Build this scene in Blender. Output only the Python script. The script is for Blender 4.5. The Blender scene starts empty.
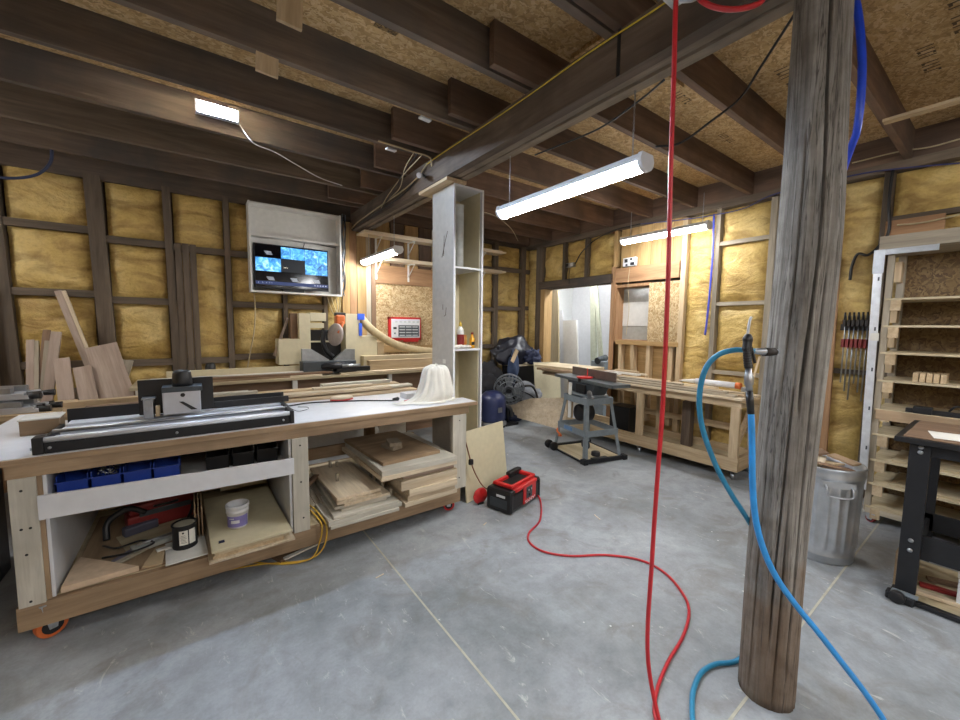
import bpy, bmesh, math, random
from mathutils import Vector, Matrix, Euler
import mathutils.noise as mnoise
random.seed(7)
C = bpy.context.scene.collection
scene = bpy.context.scene
PI = math.pi

# ---------------------------------------------------------------- camera, world, exposure
FPX = 393.41
YAW, PIT, ROL = math.radians(36.036), math.radians(-4.888), math.radians(-0.642)
CAM = Vector((0, 0, 1.6))
_f = Vector((math.sin(YAW)*math.cos(PIT), math.cos(YAW)*math.cos(PIT), math.sin(PIT)))
_r = Vector((math.cos(YAW), -math.sin(YAW), 0))
_d = _f.cross(_r)
CR = _r*math.cos(ROL) + _d*math.sin(ROL)
CD = _d*math.cos(ROL) - _r*math.sin(ROL)
cd = bpy.data.cameras.new('camera')
cd.sensor_width = 36.0
cd.lens = FPX/960*36.0
cd.clip_start = 0.05
cam = bpy.data.objects.new('camera', cd)
C.objects.link(cam)
cam.matrix_world = Matrix(((CR.x, -CD.x, -_f.x, CAM.x), (CR.y, -CD.y, -_f.y, CAM.y), (CR.z, -CD.z, -_f.z, CAM.z), (0, 0, 0, 1)))
scene.camera = cam
w = bpy.data.worlds.new('world'); scene.world = w; w.use_nodes = True
w.node_tree.nodes['Background'].inputs[0].default_value = (0.75, 0.85, 1, 1)
w.node_tree.nodes['Background'].inputs[1].default_value = 0.3
scene.view_settings.view_transform = 'Standard'
scene.view_settings.look = 'None'
scene.view_settings.gamma = 1.0
scene.view_settings.use_curve_mapping = False
scene.view_settings.exposure = 1.45
E_TUBE = 32.0        # emission of the shop-light tubes
E_LED = 640.0         # emission of the small LED bars

# a measured direction of sight -> a point at its real distance
def ray(px, py):
    return _f + CR*((px-480)/FPX) + CD*((py-360)/FPX)
def PX(px, py, v):
    t = ray(px, py); return CAM + t*((v-CAM.x)/t.x)
def PY(px, py, v):
    t = ray(px, py); return CAM + t*((v-CAM.y)/t.y)
def PZ(px, py, v):
    t = ray(px, py); return CAM + t*((v-CAM.z)/t.z)
def PD(px, py, d):
    return CAM + ray(px, py)*d

# ---------------------------------------------------------------- materials
MATS = {}
def new_mat(name):
    m = bpy.data.materials.new(name); m.use_nodes = True
    nt = m.node_tree; b = nt.nodes['Principled BSDF']
    return m, nt, b
def rgb(h):
    if isinstance(h, str):
        h = [int(h[i:i+2], 16)/255 for i in (0, 2, 4)]
        h = [c/12.92 if c <= .04045 else ((c+.055)/1.055)**2.4 for c in h]
    return (h[0], h[1], h[2], 1)
def N(nt, t, **kw):
    n = nt.nodes.new(t)
    for k, v in kw.items():
        if k.startswith('i_'): n.inputs[int(k[2:])].default_value = v
        else: setattr(n, k, v)
    return n
def ramp(nt, fac, stops):
    r = nt.nodes.new('ShaderNodeValToRGB')
    e = r.color_ramp.elements
    while len(e) < len(stops): e.new(0.5)
    for i, (p, c) in enumerate(stops):
        e[i].position = p; e[i].color = rgb(c)
    nt.links.new(fac, r.inputs[0]); return r.outputs[0]
def coords(nt, scale=(1, 1, 1), offs=True):
    tc = nt.nodes.new('ShaderNodeTexCoord')
    mp = nt.nodes.new('ShaderNodeMapping'); mp.inputs['Scale'].default_value = scale
    if offs:
        oi = nt.nodes.new('ShaderNodeObjectInfo')
        mul = N(nt, 'ShaderNodeMath', operation='MULTIPLY', i_1=37.0)
        nt.links.new(oi.outputs['Random'], mul.inputs[0])
        add = N(nt, 'ShaderNodeVectorMath', operation='ADD')
        nt.links.new(tc.outputs['Object'], add.inputs[0]); nt.links.new(mul.outputs[0], add.inputs[1])
        nt.links.new(add.outputs[0], mp.inputs[0])
    else:
        nt.links.new(tc.outputs['Object'], mp.inputs[0])
    return mp.outputs[0]
def noise(nt, vec, scale, detail=4, rough=.55, dist=0.0):
    n = nt.nodes.new('ShaderNodeTexNoise'); nt.links.new(vec, n.inputs['Vector'])
    n.inputs['Scale'].default_value = scale; n.inputs['Detail'].default_value = detail
    n.inputs['Roughness'].default_value = rough; n.inputs['Distortion'].default_value = dist
    return n.outputs['Fac']
def mixc(nt, a, b, fac, mode='MIX'):
    m = nt.nodes.new('ShaderNodeMix'); m.data_type = 'RGBA'; m.blend_type = mode
    for s, v in ((m.inputs[6], a), (m.inputs[7], b)):
        if isinstance(v, (tuple, list, str)): s.default_value = rgb(v)
        else: nt.links.new(v, s)
    if isinstance(fac, (int, float)): m.inputs[0].default_value = fac
    else: nt.links.new(fac, m.inputs[0])
    return m.outputs[2]
def bump(nt, b, h, strength=.3, dist=.01):
    n = nt.nodes.new('ShaderNodeBump'); n.inputs['Strength'].default_value = strength
    n.inputs['Distance'].default_value = dist
    nt.links.new(h, n.inputs['Height']); nt.links.new(n.outputs[0], b.inputs['Normal'])
def plain(name, col, rough=.5, metal=0.0, wear=.12, sc=18, coat=0):
    if name in MATS: return MATS[name]
    m, nt, b = new_mat(name)
    v = coords(nt); n = noise(nt, v, sc, 3)
    c = rgb(col)
    lo = tuple(x*(1-wear) for x in c[:3]); hi = tuple(min(1, x*(1+wear)) for x in c[:3])
    nt.links.new(ramp(nt, n, [(.3, lo), (.7, hi)]), b.inputs['Base Color'])
    b.inputs['Roughness'].default_value = rough; b.inputs['Metallic'].default_value = metal
    if coat: b.inputs['Coat Weight'].default_value = coat
    MATS[name] = m; return m
def wood(name, c1, c2, axis='X', rough=.75, var=.25, fine=1.0, c3=None, bs=.25):
    key = name+'_'+axis
    if key in MATS: return MATS[key]
    m, nt, b = new_mat(key)
    k = {'X': (.9, 11, 11), 'Y': (11, .9, 11), 'Z': (11, 11, .9)}[axis]
    v = coords(nt, k)
    n1 = noise(nt, v, 1.1*fine, 5, .6, .6)
    n2 = noise(nt, v, 5.0*fine, 3, .6, .2)
    v2 = coords(nt, (1, 1, 1)); n3 = noise(nt, v2, 2.3, 3, .6)
    col = ramp(nt, n1, [(.3, c1), (.7, c2)])
    st = ramp(nt, n2, [(.35, (.72, .70, .68)), (.6, (1, 1, 1))])
    col = mixc(nt, col, st, .55, 'MULTIPLY')
    if c3: col = mixc(nt, col, c3, ramp(nt, n3, [(.45, (0, 0, 0)), (.68, (.8, .8, .8))]))
    oi = nt.nodes.new('ShaderNodeObjectInfo')
    hs = nt.nodes.new('ShaderNodeHueSaturation')
    mr = nt.nodes.new('ShaderNodeMapRange'); mr.inputs[3].default_value = 1-var; mr.inputs[4].default_value = 1+var*.8
    nt.links.new(oi.outputs['Random'], mr.inputs[0]); nt.links.new(mr.outputs[0], hs.inputs['Value'])
    nt.links.new(col, hs.inputs['Color']); nt.links.new(hs.outputs[0], b.inputs['Base Color'])
    b.inputs['Roughness'].default_value = rough
    bump(nt, b, n2, bs, .004)
    MATS[key] = m; return m
def osb(name, c=('8a6a3c', 'b5935c', 'cdb07c'), big=1.0):
    if name in MATS: return MATS[name]
    m, nt, b = new_mat(name)
    v = coords(nt, (1, 1, 1))
    nz = nt.nodes.new('ShaderNodeTexNoise'); nt.links.new(v, nz.inputs['Vector']); nz.inputs['Scale'].default_value = 9*big
    mm = N(nt, 'ShaderNodeVectorMath', operation='MULTIPLY_ADD'); nt.links.new(nz.outputs['Color'], mm.inputs[0])
    mm.inputs[1].default_value = (.12, .12, .12); nt.links.new(v, mm.inputs[2])
    mp = nt.nodes.new('ShaderNodeMapping'); mp.inputs['Scale'].default_value = (14*big, 34*big, 26*big); mp.inputs['Rotation'].default_value = (.3, .2, .6)
    nt.links.new(mm.outputs[0], mp.inputs[0])
    vo = nt.nodes.new('ShaderNodeTexVoronoi'); nt.links.new(mp.outputs[0], vo.inputs['Vector']); vo.inputs['Scale'].default_value = 1
    sp = nt.nodes.new('ShaderNodeSeparateColor'); nt.links.new(vo.outputs['Color'], sp.inputs[0])
    col = ramp(nt, sp.outputs[0], [(.05, c[0]), (.5, c[1]), (.95, c[2])])
    n2 = noise(nt, v, 1.7, 4, .6)
    col = mixc(nt, col, ramp(nt, n2, [(.35, (.62, .6, .57)), (.65, (1, 1, 1))]), .7, 'MULTIPLY')
    nt.links.new(col, b.inputs['Base Color']); b.inputs['Roughness'].default_value = .8
    bump(nt, b, vo.outputs['Distance'], .25, .003)
    MATS[name] = m; return m
def emit(name, col, s):
    if name in MATS: return MATS[name]
    m, nt, b = new_mat(name)
    b.inputs['Base Color'].default_value = rgb(col)
    b.inputs['Emission Color'].default_value = rgb(col); b.inputs['Emission Strength'].default_value = s
    MATS[name] = m; return m

def concrete():
    m, nt, b = new_mat('concrete')
    v = coords(nt, (1, 1, 1), False)
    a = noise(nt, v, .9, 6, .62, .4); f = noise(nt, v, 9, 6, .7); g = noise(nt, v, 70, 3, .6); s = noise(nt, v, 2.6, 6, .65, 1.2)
    col = ramp(nt, a, [(.30, '757a7c'), (.5, '969a9e'), (.70, 'adb2b6')])
    col = mixc(nt, col, ramp(nt, f, [(.32, (.6, .6, .59)), (.6, (1, 1, 1))]), .65, 'MULTIPLY')
    col = mixc(nt, col, ramp(nt, g, [(.3, (.82, .82, .82)), (.6, (1, 1, 1))]), .5, 'MULTIPLY')
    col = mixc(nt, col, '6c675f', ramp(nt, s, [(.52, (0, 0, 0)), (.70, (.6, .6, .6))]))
    # scuffs and pale dust
    v3 = coords(nt, (3, 1.1, 1), False); sc = noise(nt, v3, 5, 8, .75, .8)
    col = mixc(nt, col, 'c9c8c2', ramp(nt, sc, [(.60, (0, 0, 0)), (.68, (.55, .55, .55))]))
    # paint spatter
    vo = nt.nodes.new('ShaderNodeTexVoronoi'); nt.links.new(v, vo.inputs['Vector']); vo.inputs['Scale'].default_value = 14
    pat = noise(nt, v, 1.3, 2)
    sp = N(nt, 'ShaderNodeMath', operation='MULTIPLY'); nt.links.new(ramp(nt, vo.outputs['Distance'], [(.05, (1, 1, 1)), (.09, (0, 0, 0))]), sp.inputs[0])
    nt.links.new(ramp(nt, pat, [(.55, (0, 0, 0)), (.62, (1, 1, 1))]), sp.inputs[1])
    col = mixc(nt, col, 'd8d8d4', sp.outputs[0])
    nt.links.new(col, b.inputs['Base Color'])
    nt.links.new(ramp(nt, f, [(.3, (.42, .42, .42)), (.7, (.62, .62, .62))]), b.inputs['Roughness'])
    bump(nt, b, f, .08, .004)
    return m
def foam():
    m, nt, b = new_mat('spray_foam')
    v = coords(nt, (1, 1, 1)); vs = coords(nt, (1, 1, 2.4))
    a = noise(nt, v, 2.2, 5, .6, .5); c = noise(nt, vs, 2.6, 5, .55, 1.2); d = noise(nt, v, 38, 4, .65)
    col = ramp(nt, a, [(.3, 'b3944f'), (.5, 'ceb06a'), (.72, 'e0c98a')])
    col = mixc(nt, col, ramp(nt, c, [(.33, (.52, .45, .36)), (.55, (1, 1, 1))]), .85, 'MULTIPLY')
    col = mixc(nt, col, ramp(nt, d, [(.3, (.72, .68, .6)), (.55, (1, 1, 1))]), .6, 'MULTIPLY')
    nt.links.new(col, b.inputs['Base Color']); b.inputs['Roughness'].default_value = .55
    mx = N(nt, 'ShaderNodeMath', operation='MULTIPLY_ADD', i_1=.25); nt.links.new(d, mx.inputs[0]); nt.links.new(c, mx.inputs[2])
    bump(nt, b, mx.outputs[0], .7, .04)
    MATS['foam'] = m; return m

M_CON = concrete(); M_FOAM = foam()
def W_old(a): return wood('old_timber', '4f4239', '7a6a5b', a, .85, .25, c3='4c4845', bs=.5)
def W_oldr(a): return wood('old_timber_red', '5a463a', '846a57', a, .85, .22, c3='54473d', bs=.5)
def W_beam(a): return wood('beam_timber', '574a40', '7b6c5e', a, .85, .1, c3='463d36', bs=.6)
def W_beamu(a): return wood('beam_lit_underside', '867868', 'a89a88', a, .85, .1, c3='655a4e', bs=.6)  # beam timber in a lighter tone, light on the underside put into the colour
def W_stud(a): return wood('weathered_stud', '50463b', '77695a', a, .9, .2, bs=.4)
def W_pine(a): return wood('pine', 'ab9370', 'cfb998', a, .7, .14)
def W_bench(a): return wood('bench_lumber', '8c745a', 'ad9374', a, .7, .12, c3='7a654c')
def W_pale(a): return wood('pale_lumber', 'c4b093', 'dfd0b6', a, .7, .14)
def W_whit(a): return wood('whitewashed_ply', 'b9b3a4', 'd6d1c4', a, .7, .06, c3='a9a598')
def W_waln(a): return wood('walnut_board', '998578', 'b5a293', a, .7, .12)
def W_red(a): return wood('fir_board', '95704e', 'b8906a', a, .7, .12)
def W_honey(a): return wood('honey_board', '98794c', 'bb9a68', a, .7, .12)
def W_ply(a): return wood('plywood', 'b0a080', 'ccbd9e', a, .65, .1, fine=.6)
def W_brown(a): return wood('brown_board', '6c543f', '8c7058', a, .75, .15)
def W_grey(a): return wood('grey_pine', '8d8373', 'b0a592', a, .8, .12)
M_OSB = osb('osb_deck', ('aa8a5c', 'cba874', 'dcc094'), 2.0); M_OSBW = osb('osb_wall', ('9d8157', 'c0a378', 'd6c098'), 1.9)
M_WHITE = plain('white_melamine', 'd6d7da', .35, wear=.04)
M_WHITEP = plain('white_paint', 'd2d0ca', .5, wear=.06)
M_BLACK = plain('black_plastic', '1a1a1c', .4)
M_BLACKM = plain('black_steel', '222326', .45, .3)
M_STEEL = plain('steel', 'a9adb2', .35, .9)
M_ALU = plain('aluminium', 'c6cad2', .32, .45, wear=.06)
M_GALV = plain('galvanised', 'b4b8bc', .35, .7, wear=.15, sc=9)
M_GREY = plain('machine_grey', '7b848a', .45, .2)
M_DGREY = plain('dark_machine_grey', '454b50', .45, .3)
M_RED = plain('red_plastic', 'c02424', .4)
M_REDD = plain('dark_red', '7c1f1c', .5)
M_ORG = plain('orange_plastic', 'c8662f', .45)
M_BLUE = plain('blue_plastic', '1f3f9c', .4)
M_TEAL = plain('teal_hose', '2b82a8', .45)
M_BLUEH = plain('light_blue_hose', '2f8fd6', .4)
M_NAVY = plain('navy_cloth', '232a44', .8)
M_YEL = plain('yellow_cord', 'c9a23a', .5)
M_BEIGE = plain('beige_board', 'cdc3a4', .6, wear=.05)
M_MDF = plain('mdf_board', 'b09b7b', .7, wear=.08)
M_CREAM = plain('cream_hose', 'b5a583', .55)
M_GLASS = plain('frosted_glass', 'b9c3c8', .25, wear=.05)
M_PAPER = plain('paper', 'dcd9d0', .8, wear=.05)
M_BRASS = plain('brass', 'a07f3c', .35, .9)
M_CLOTH = plain('white_cloth', 'd9d6cd', .9, wear=.06)
M_BAG = plain('black_bag', '20222e', .42)
M_RUST = plain('dark_iron', '3b3633', .6, .6)

# ---------------------------------------------------------------- mesh helpers
class MB:
    def __init__(s): s.bm = bmesh.new(); s.mi = 0; s.mats = []
    def use(s, m):
        if m not in s.mats: s.mats.append(m)
        s.mi = s.mats.index(m); return s
    def _fin(s, vs, smooth=False):
        for f in {f for v in vs for f in v.link_faces}:
            f.material_index = s.mi; f.smooth = smooth
    def box(s, lo, hi, mtx=None):
        lo = Vector(lo); hi = Vector(hi)
        v = [s.bm.verts.new((x, y, z)) for x in (lo.x, hi.x) for y in (lo.y, hi.y) for z in (lo.z, hi.z)]
        for q in ((0, 1, 3, 2), (4, 6, 7, 5), (0, 4, 5, 1), (2, 3, 7, 6), (0, 2, 6, 4), (1, 5, 7, 3)):
            f = s.bm.faces.new([v[i] for i in q]); f.material_index = s.mi
        if mtx is not None:
            for a in v: a.co = mtx @ a.co
        return s
    def cbox(s, c, size, rot=None):
        h = Vector(size)/2
        m = Matrix.Translation(Vector(c)) @ (Euler(rot).to_matrix().to_4x4() if rot else Matrix())
        return s.box(-h, h, m)
    def hexa(s, pts):      # 8 points, 4 of one side then 4 of the other
        v = [s.bm.verts.new(p) for p in pts]
        fs = []
        for q in ((3, 2, 1, 0), (4, 5, 6, 7), (0, 1, 5, 4), (1, 2, 6, 5), (2, 3, 7, 6), (3, 0, 4, 7)):
            f = s.bm.faces.new([v[i] for i in q]); f.material_index = s.mi; fs.append(f)
        bmesh.ops.recalc_face_normals(s.bm, faces=fs); return s
    def prism(s, poly, vec):   # polygon (3-D points) swept along vec
        a = [s.bm.verts.new(p) for p in poly]; b = [s.bm.verts.new(Vector(p)+Vector(vec)) for p in poly]
        n = len(a); fs = [s.bm.faces.new(a[::-1]), s.bm.faces.new(b)]
        for i in range(n): fs.append(s.bm.faces.new((a[i], a[(i+1) % n], b[(i+1) % n], b[i])))
        for f in fs: f.material_index = s.mi
        bmesh.ops.recalc_face_normals(s.bm, faces=fs); return s
    def tube(s, pts, r, seg=10, cap=True):
        pts = [Vector(p) for p in pts]; n = len(pts); rings = []
        up = None
        for i, p in enumerate(pts):
            t = (pts[min(i+1, n-1)]-pts[max(i-1, 0)]).normalized()
            if up is None: up = t.orthogonal().normalized()
            up = (up - t*up.dot(t)); up = up.normalized() if up.length > 1e-6 else t.orthogonal().normalized()
            bn = t.cross(up); rr = r[i] if isinstance(r, (list, tuple)) else r
            rings.append([s.bm.verts.new(p + (up*math.cos(a)+bn*math.sin(a))*rr) for a in [2*PI*k/seg for k in range(seg)]])
        for a, b in zip(rings, rings[1:]):
            for k in range(seg):
                f = s.bm.faces.new((a[k], a[(k+1) % seg], b[(k+1) % seg], b[k])); f.material_index = s.mi; f.smooth = True
        if cap:
            for q in (rings[0][::-1], rings[-1]):
                f = s.bm.faces.new(q); f.material_index = s.mi
        return s
    def cyl(s, p0, p1, r0, r1=None, seg=20): return s.tube([p0, p1], [r0, r0 if r1 is None else r1], seg)
    def lathe(s, prof, c=(0, 0, 0), seg=28, axis='Z', fn=None):   # prof: (r, h)
        c = Vector(c); rings = []
        for r, h in prof:
            ring = []
            for k in range(seg):
                a = 2*PI*k/seg; rr = r*(fn(a, h) if fn else 1)
                x, y = rr*math.cos(a), rr*math.sin(a)
                p = {'Z': (x, y, h), 'X': (h, x, y), 'Y': (x, h, y)}[axis]
                ring.append(s.bm.verts.new(c+Vector(p)))
            rings.append(ring)
        fs = []
        for a, b in zip(rings, rings[1:]):
            for k in range(seg):
                f = s.bm.faces.new((a[k], a[(k+1) % seg], b[(k+1) % seg], b[k])); f.smooth = True; fs.append(f)
        fs.append(s.bm.faces.new(rings[0][::-1])); fs.append(s.bm.faces.new(rings[-1]))
        for f in fs: f.material_index = s.mi
        bmesh.ops.recalc_face_normals(s.bm, faces=fs); return s
    def blob(s, c, size, seed=0, amp=.25, fr=1.5, sub=3, flat=None):
        g = bmesh.ops.create_icosphere(s.bm, subdivisions=sub, radius=1)
        for v in g['verts']:
            d = v.co.normalized(); n = mnoise.fractal(d*fr+Vector((seed*7.3, seed*3.1, 0)), 1, 2, 4)
            k = 1+amp*n; v.co = Vector((d.x*size[0]*k, d.y*size[1]*k, d.z*size[2]*k))+Vector(c)
            if flat is not None and v.co.z < flat: v.co.z = flat
        s._fin(g['verts'], True); return s
    def build(s, name, mat=None, parent=None, bevel=0.0, local=False):
        if mat is not None: s.mats = [mat] + [m for m in s.mats if m is not mat] if not s.mats else s.mats
        me = bpy.data.meshes.new(name)
        if parent is not None and not local:
            off = GLOC(parent)
            for v in s.bm.verts: v.co -= off
        s.bm.to_mesh(me); s.bm.free()
        for m in (s.mats or [mat]): me.materials.append(m)
        o = bpy.data.objects.new(name, me); C.objects.link(o)
        if parent is not None: o.parent = parent
        if bevel:
            b = o.modifiers.new('bevel', 'BEVEL'); b.width = bevel; b.segments = 2; b.limit_method = 'ANGLE'; b.angle_limit = .6
        return o
def GLOC(o):
    p = Vector(o.location)
    while o.parent: o = o.parent; p += Vector(o.location)
    return p
def tag(o, label, cat, group=None):
    o['label'] = label; o['category'] = cat
    if group: o['group'] = group
    return o
def thing(name, label, cat, loc=(0, 0, 0), rz=0, group=None, rot=None):
    o = bpy.data.objects.new(name, None); C.objects.link(o); o.empty_display_size = .1
    o.location = loc; o.rotation_euler = rot if rot else (0, 0, rz)
    return tag(o, label, cat, group)
def struct(o, label=None):
    o['kind'] = 'structure'
    if label: o['label'] = label
    return o
def sbox(name, lo, hi, mat, parent=None, bevel=0): return MB().box(lo, hi).build(name, mat, parent, bevel)
def dup(root, loc, rz=None, label=None, group=None, rot=None):
    r = root.copy(); C.objects.link(r); r.location = loc
    if rot is not None: r.rotation_euler = rot
    elif rz is not None: r.rotation_euler = (0, 0, rz)
    if label: r['label'] = label
    if group: r['group'] = group
    for ch in list(root.children):
        c = ch.copy(); C.objects.link(c); c.parent = r
        for g in list(ch.children):
            d = g.copy(); C.objects.link(d); d.parent = c
    return r
def spline(pts, n=8):      # Catmull-Rom through points
    P = [Vector(p) for p in pts]; P = [P[0]*2-P[1]] + P + [P[-1]*2-P[-2]]; out = []
    for i in range(1, len(P)-2):
        a, b, c, d = P[i-1:i+3]
        for k in range(n):
            t = k/n
            out.append(.5*((2*b)+(c-a)*t+(2*a-5*b+4*c-d)*t*t+(3*b-a-3*c+d)*t**3))
    out.append(P[-2]); return out
def cord(name, label, cat, pts, r, mat, n=8, seg=8, group=None):
    o = MB().tube(spline(pts, n), r, seg).build(name, mat)
    return tag(o, label, cat, group)
def board(name, label, cat, p0, p1, width, thick, mat, up=(0, 0, 1), group=None, bevel=.0015, ax='X'):
    """a board from end p0 to end p1 (centre line), width across, thick along up; its own local frame"""
    p0 = Vector(p0); p1 = Vector(p1); x = (p1-p0).normalized(); L = (p1-p0).length
    z = Vector(up); z = (z - x*z.dot(x)).normalized(); y = z.cross(x)
    b = MB(); b.box((0, -width/2, -thick/2), (L, width/2, thick/2))
    o = b.build(name, mat, None, bevel)
    o.matrix_world = Matrix(((x.x, y.x, z.x, p0.x), (x.y, y.y, z.y, p0.y), (x.z, y.z, z.z, p0.z), (0, 0, 0, 1)))
    if label: tag(o, label, cat, group)
    return o
# ---------------------------------------------------------------- room
ZJ, ZD = 3.10, 3.34        # joist underside, deck underside
YB, XR = 5.50, 5.10        # stud faces of the back wall and the right wall
XL, YF = -3.2, -3.2        # walls behind the camera
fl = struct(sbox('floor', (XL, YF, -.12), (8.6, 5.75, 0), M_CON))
M_JOINT = plain('joint_sealant', 'aaa595', .7)
sbox('joint_filler', (1.003, -1.5, 0), (1.014, 5.4, .0012), M_JOINT, fl)
sbox('joint_filler', (-1.5, .582, 0), (5.05, .593, .0014), M_JOINT, fl)

ce = struct(sbox('ceiling', (XL, YF, ZD), (5.3, 5.75, ZD+.02), M_OSB))
def joist(x0, x1, y, mat, th=.046):
    b = MB(); n = 10; s = random.random()*50
    # slightly bowed and rough lower edge
    for i in range(n):
        xa = x0+(x1-x0)*i/n; xb = x0+(x1-x0)*(i+1)/n
        za = ZJ + .012*mnoise.noise((xa*.6, s, 0)); zb = ZJ + .012*mnoise.noise((xb*.6, s, 0))
        ya = y + .008*mnoise.noise((xa*.5, s, 9)); yb = y + .008*mnoise.noise((xb*.5, s, 9))
        b.hexa([(xa, ya, za), (xa, ya+th, za), (xa, ya+th, ZD), (xa, ya, ZD), (xb, yb, zb), (xb, yb+th, zb), (xb, yb+th, ZD), (xb, yb, ZD)])
    b.build('joist', mat, ce)
LJ = [-2.4, -1.76, -1.13, -.51, .11, .73, 1.35, 1.97, 2.59, 3.21, 3.84, 4.48, 5.10]
RJ = [-1.8, -1.2, -.56, .06, .68, 1.29, 1.89, 2.49, 3.08, 3.71, 4.33, 4.95]
for y in LJ: joist(XL, 2.15 if y < 3 else 2.05, y, W_stud('X') if y == 4.48 else W_old('X'))
for i, y in enumerate(RJ): joist(1.45+.1*math.sin(i*2.1), XR+.02, y, W_oldr('X') if y > .5 else W_old('X'))
sbox('rim_joist', (XR+.02, YF, ZJ), (XR+.07, 5.6, ZD), W_oldr('Y'), ce)
sbox('rim_joist', (XL, YB+.02, ZJ-.09), (1.8, YB+.07, ZD), W_old('X'), ce)
sbox('rim_joist', (1.8, YB+.02, ZJ), (XR+.02, YB+.07, ZD), W_oldr('X'), ce)
# extra planks under the deck beside the beam on the right
sbox('deck_patch', (2.03, .95, ZD-.03), (2.35, 1.26, ZD), W_grey('X'), ce)
sbox('deck_patch', (2.03, 1.55, ZD-.03), (2.9, 1.84, ZD), M_OSB, ce)
sbox('grade_stamp', (.92, 2.18, ZD-.002), (1.06, 2.36, ZD), osb('osb_stamp', ('4a3a26', '8f7448', '3a2c1c'), 2.5), ce)
st = MB()
random.seed(3)
for (x0, y0, n, s) in ((2.75, 1.62, 12, .04), (3.25, 1.05, 10, .05), (3.1, .9, 9, .05), (2.95, .28, 14, .06), (3.9, .25, 8, .05), (0.1, 2.72, 12, .025), (3.9, 1.7, 8, .035), (3.7, .45, 9, .05)):
    for k in range(n):
        if k % 5 == 4: continue
        x = x0+k*s*.9
        st.box((x, y0, ZD-.0015), (x+s*.18, y0+s*1.5, ZD))
        if k % 3: st.box((x, y0+s*1.2*(k % 2), ZD-.0015), (x+s*.6, y0+s*1.2*(k % 2)+s*.25, ZD))
st.build('deck_print', plain('deck_ink', '5b4a33', .8), ce)

# main beam of three plies with a steel strap
bb = MB(); bb.use(W_beam('Y'))
n = 24
for (xa, xb, z0) in ((1.80, 1.868, 2.875), (1.874, 1.94, 2.89), (1.945, 2.01, 2.88)):
    bb.use(W_beam('Y') if xa < 1.85 else W_beamu('Y'))
    for i in range(n):
        ya = YF+(YB+.05-YF)*i/n; yb = YF+(YB+.05-YF)*(i+1)/n
        za = z0+.008*mnoise.noise((ya, xa*9, 0)); zb = z0+.008*mnoise.noise((yb, xa*9, 0))
        bb.hexa([(xa, ya, za), (xb, ya, za), (xb, ya, ZJ), (xa, ya, ZJ), (xa, yb, zb), (xb, yb, zb), (xb, yb, ZJ), (xa, yb, ZJ)])
be = struct(bb.build('beam'))
sbox('strap', (1.796, 1.30, 2.873), (1.80, 1.318, ZJ), M_BLACK, be)
sbox('filler_plank', (1.80, 2.98, 2.845), (2.0, 3.5, 2.872), W_pine('Y'), be)

# walls: sheathing, foam in each bay, studs and girts
wb = struct(sbox('wall_back', (XL, 5.66, 0), (XR+.2, 5.72, ZD), W_stud('X')))
wr = MB(); wr.use(W_stud('Y'))
for lo, hi in (((5.24, YF, 0), (5.28, 3.02, ZD)), ((5.24, 3.02, 0), (5.28, 3.58, 1.42)), ((5.24, 3.02, 2.19), (5.28, 3.58, ZD)),
               ((5.24, 3.58, 0), (5.28, 3.66, ZD)), ((5.24, 3.66, 2.27), (5.28, 5.15, ZD)), ((5.24, 5.15, 0), (5.28, 5.72, ZD))): wr.box(lo, hi)
wr = struct(wr.build('wall_right'))
def foam(wall, a0, a1, z0, z1, face, depth=.05, seed=0):
    na = max(5, int((a1-a0)/.045)); nz = max(5, int((z1-z0)/.045)); b = MB(); g = []
    for i in range(na+1):
        row = []
        for j in range(nz+1):
            u = i/na; v = j/nz; a = a0+(a1-a0)*u; z = z0+(z1-z0)*v
            e = min(u*(a1-a0), (1-u)*(a1-a0), v*(z1-z0), (1-v)*(z1-z0))
            k = min(1, e/.09)
            d = depth*(1-.6*k) + .022*mnoise.fractal((a*3, z*5, seed+face), 1, 2, 4) + (.02 if e == 0 else 0)
            d = max(.004, d + .014*mnoise.noise((a*9, z*16, seed)))
            row.append(b.bm.verts.new((a, face+d, z) if wall is wb else (face+d, a, z)))
        g.append(row)
    for i in range(na):
        for j in range(nz):
            q = (g[i][j], g[i+1][j], g[i+1][j+1], g[i][j+1])
            f = b.bm.faces.new(q if wall is wb else q[::-1]); f.smooth = True
    return b.build('foam_panel', M_FOAM, wall)
# back wall studs: (x0, x1, lean)
bst = [(-2.9, -2.78, 0), (-2.2, -2.08, 0), (-1.50, -1.36, .06), (-.80, -.675, .05), (-.21, -.14, .02), (.33, .385, 0), (.93, .98, 0), (1.42, 1.47, 0), (3.28, 3.34, 0), (4.30, 4.38, 0), (4.93, 5.03, 0)]
def stud(x0, x1, z0, z1, lean=0, mat=None, y0=YB, y1=5.64):
    MB().hexa([(x0+lean, y0, z0), (x1+lean, y0, z0), (x1+lean, y1, z0), (x0+lean, y1, z0), (x0-lean*.3, y0, z1), (x1-lean*.3, y0, z1), (x1-lean*.3, y1, z1), (x0-lean*.3, y1, z1)]).build('stud', mat or W_stud('Z'), wb)
for x0, x1, l in bst: stud(x0, x1, 0, 3.05, l)
xs = [XL]+[v for s in bst for v in s[:2]]+[XR+.1]
bays = [(xs[2*i], xs[2*i+1]) for i in range(len(xs)//2)]
gir = {0: (1.2, 1.9, 2.5), 1: (1.2, 1.9, 2.5), 2: (1.2, 1.88, 2.50), 3: (1.18, 1.88, 2.51), 4: (1.17, 1.83, 2.44), 5: (1.17, 2.42), 6: (1.2, 1.83, 2.42), 7: (1.3, 1.83, 2.5), 8: (1.3, 2.4), 9: (1.25, 1.9, 2.6), 10: (1.2, 1.93, 2.62), 11: (1.2, 1.95, 2.62)}
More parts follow.
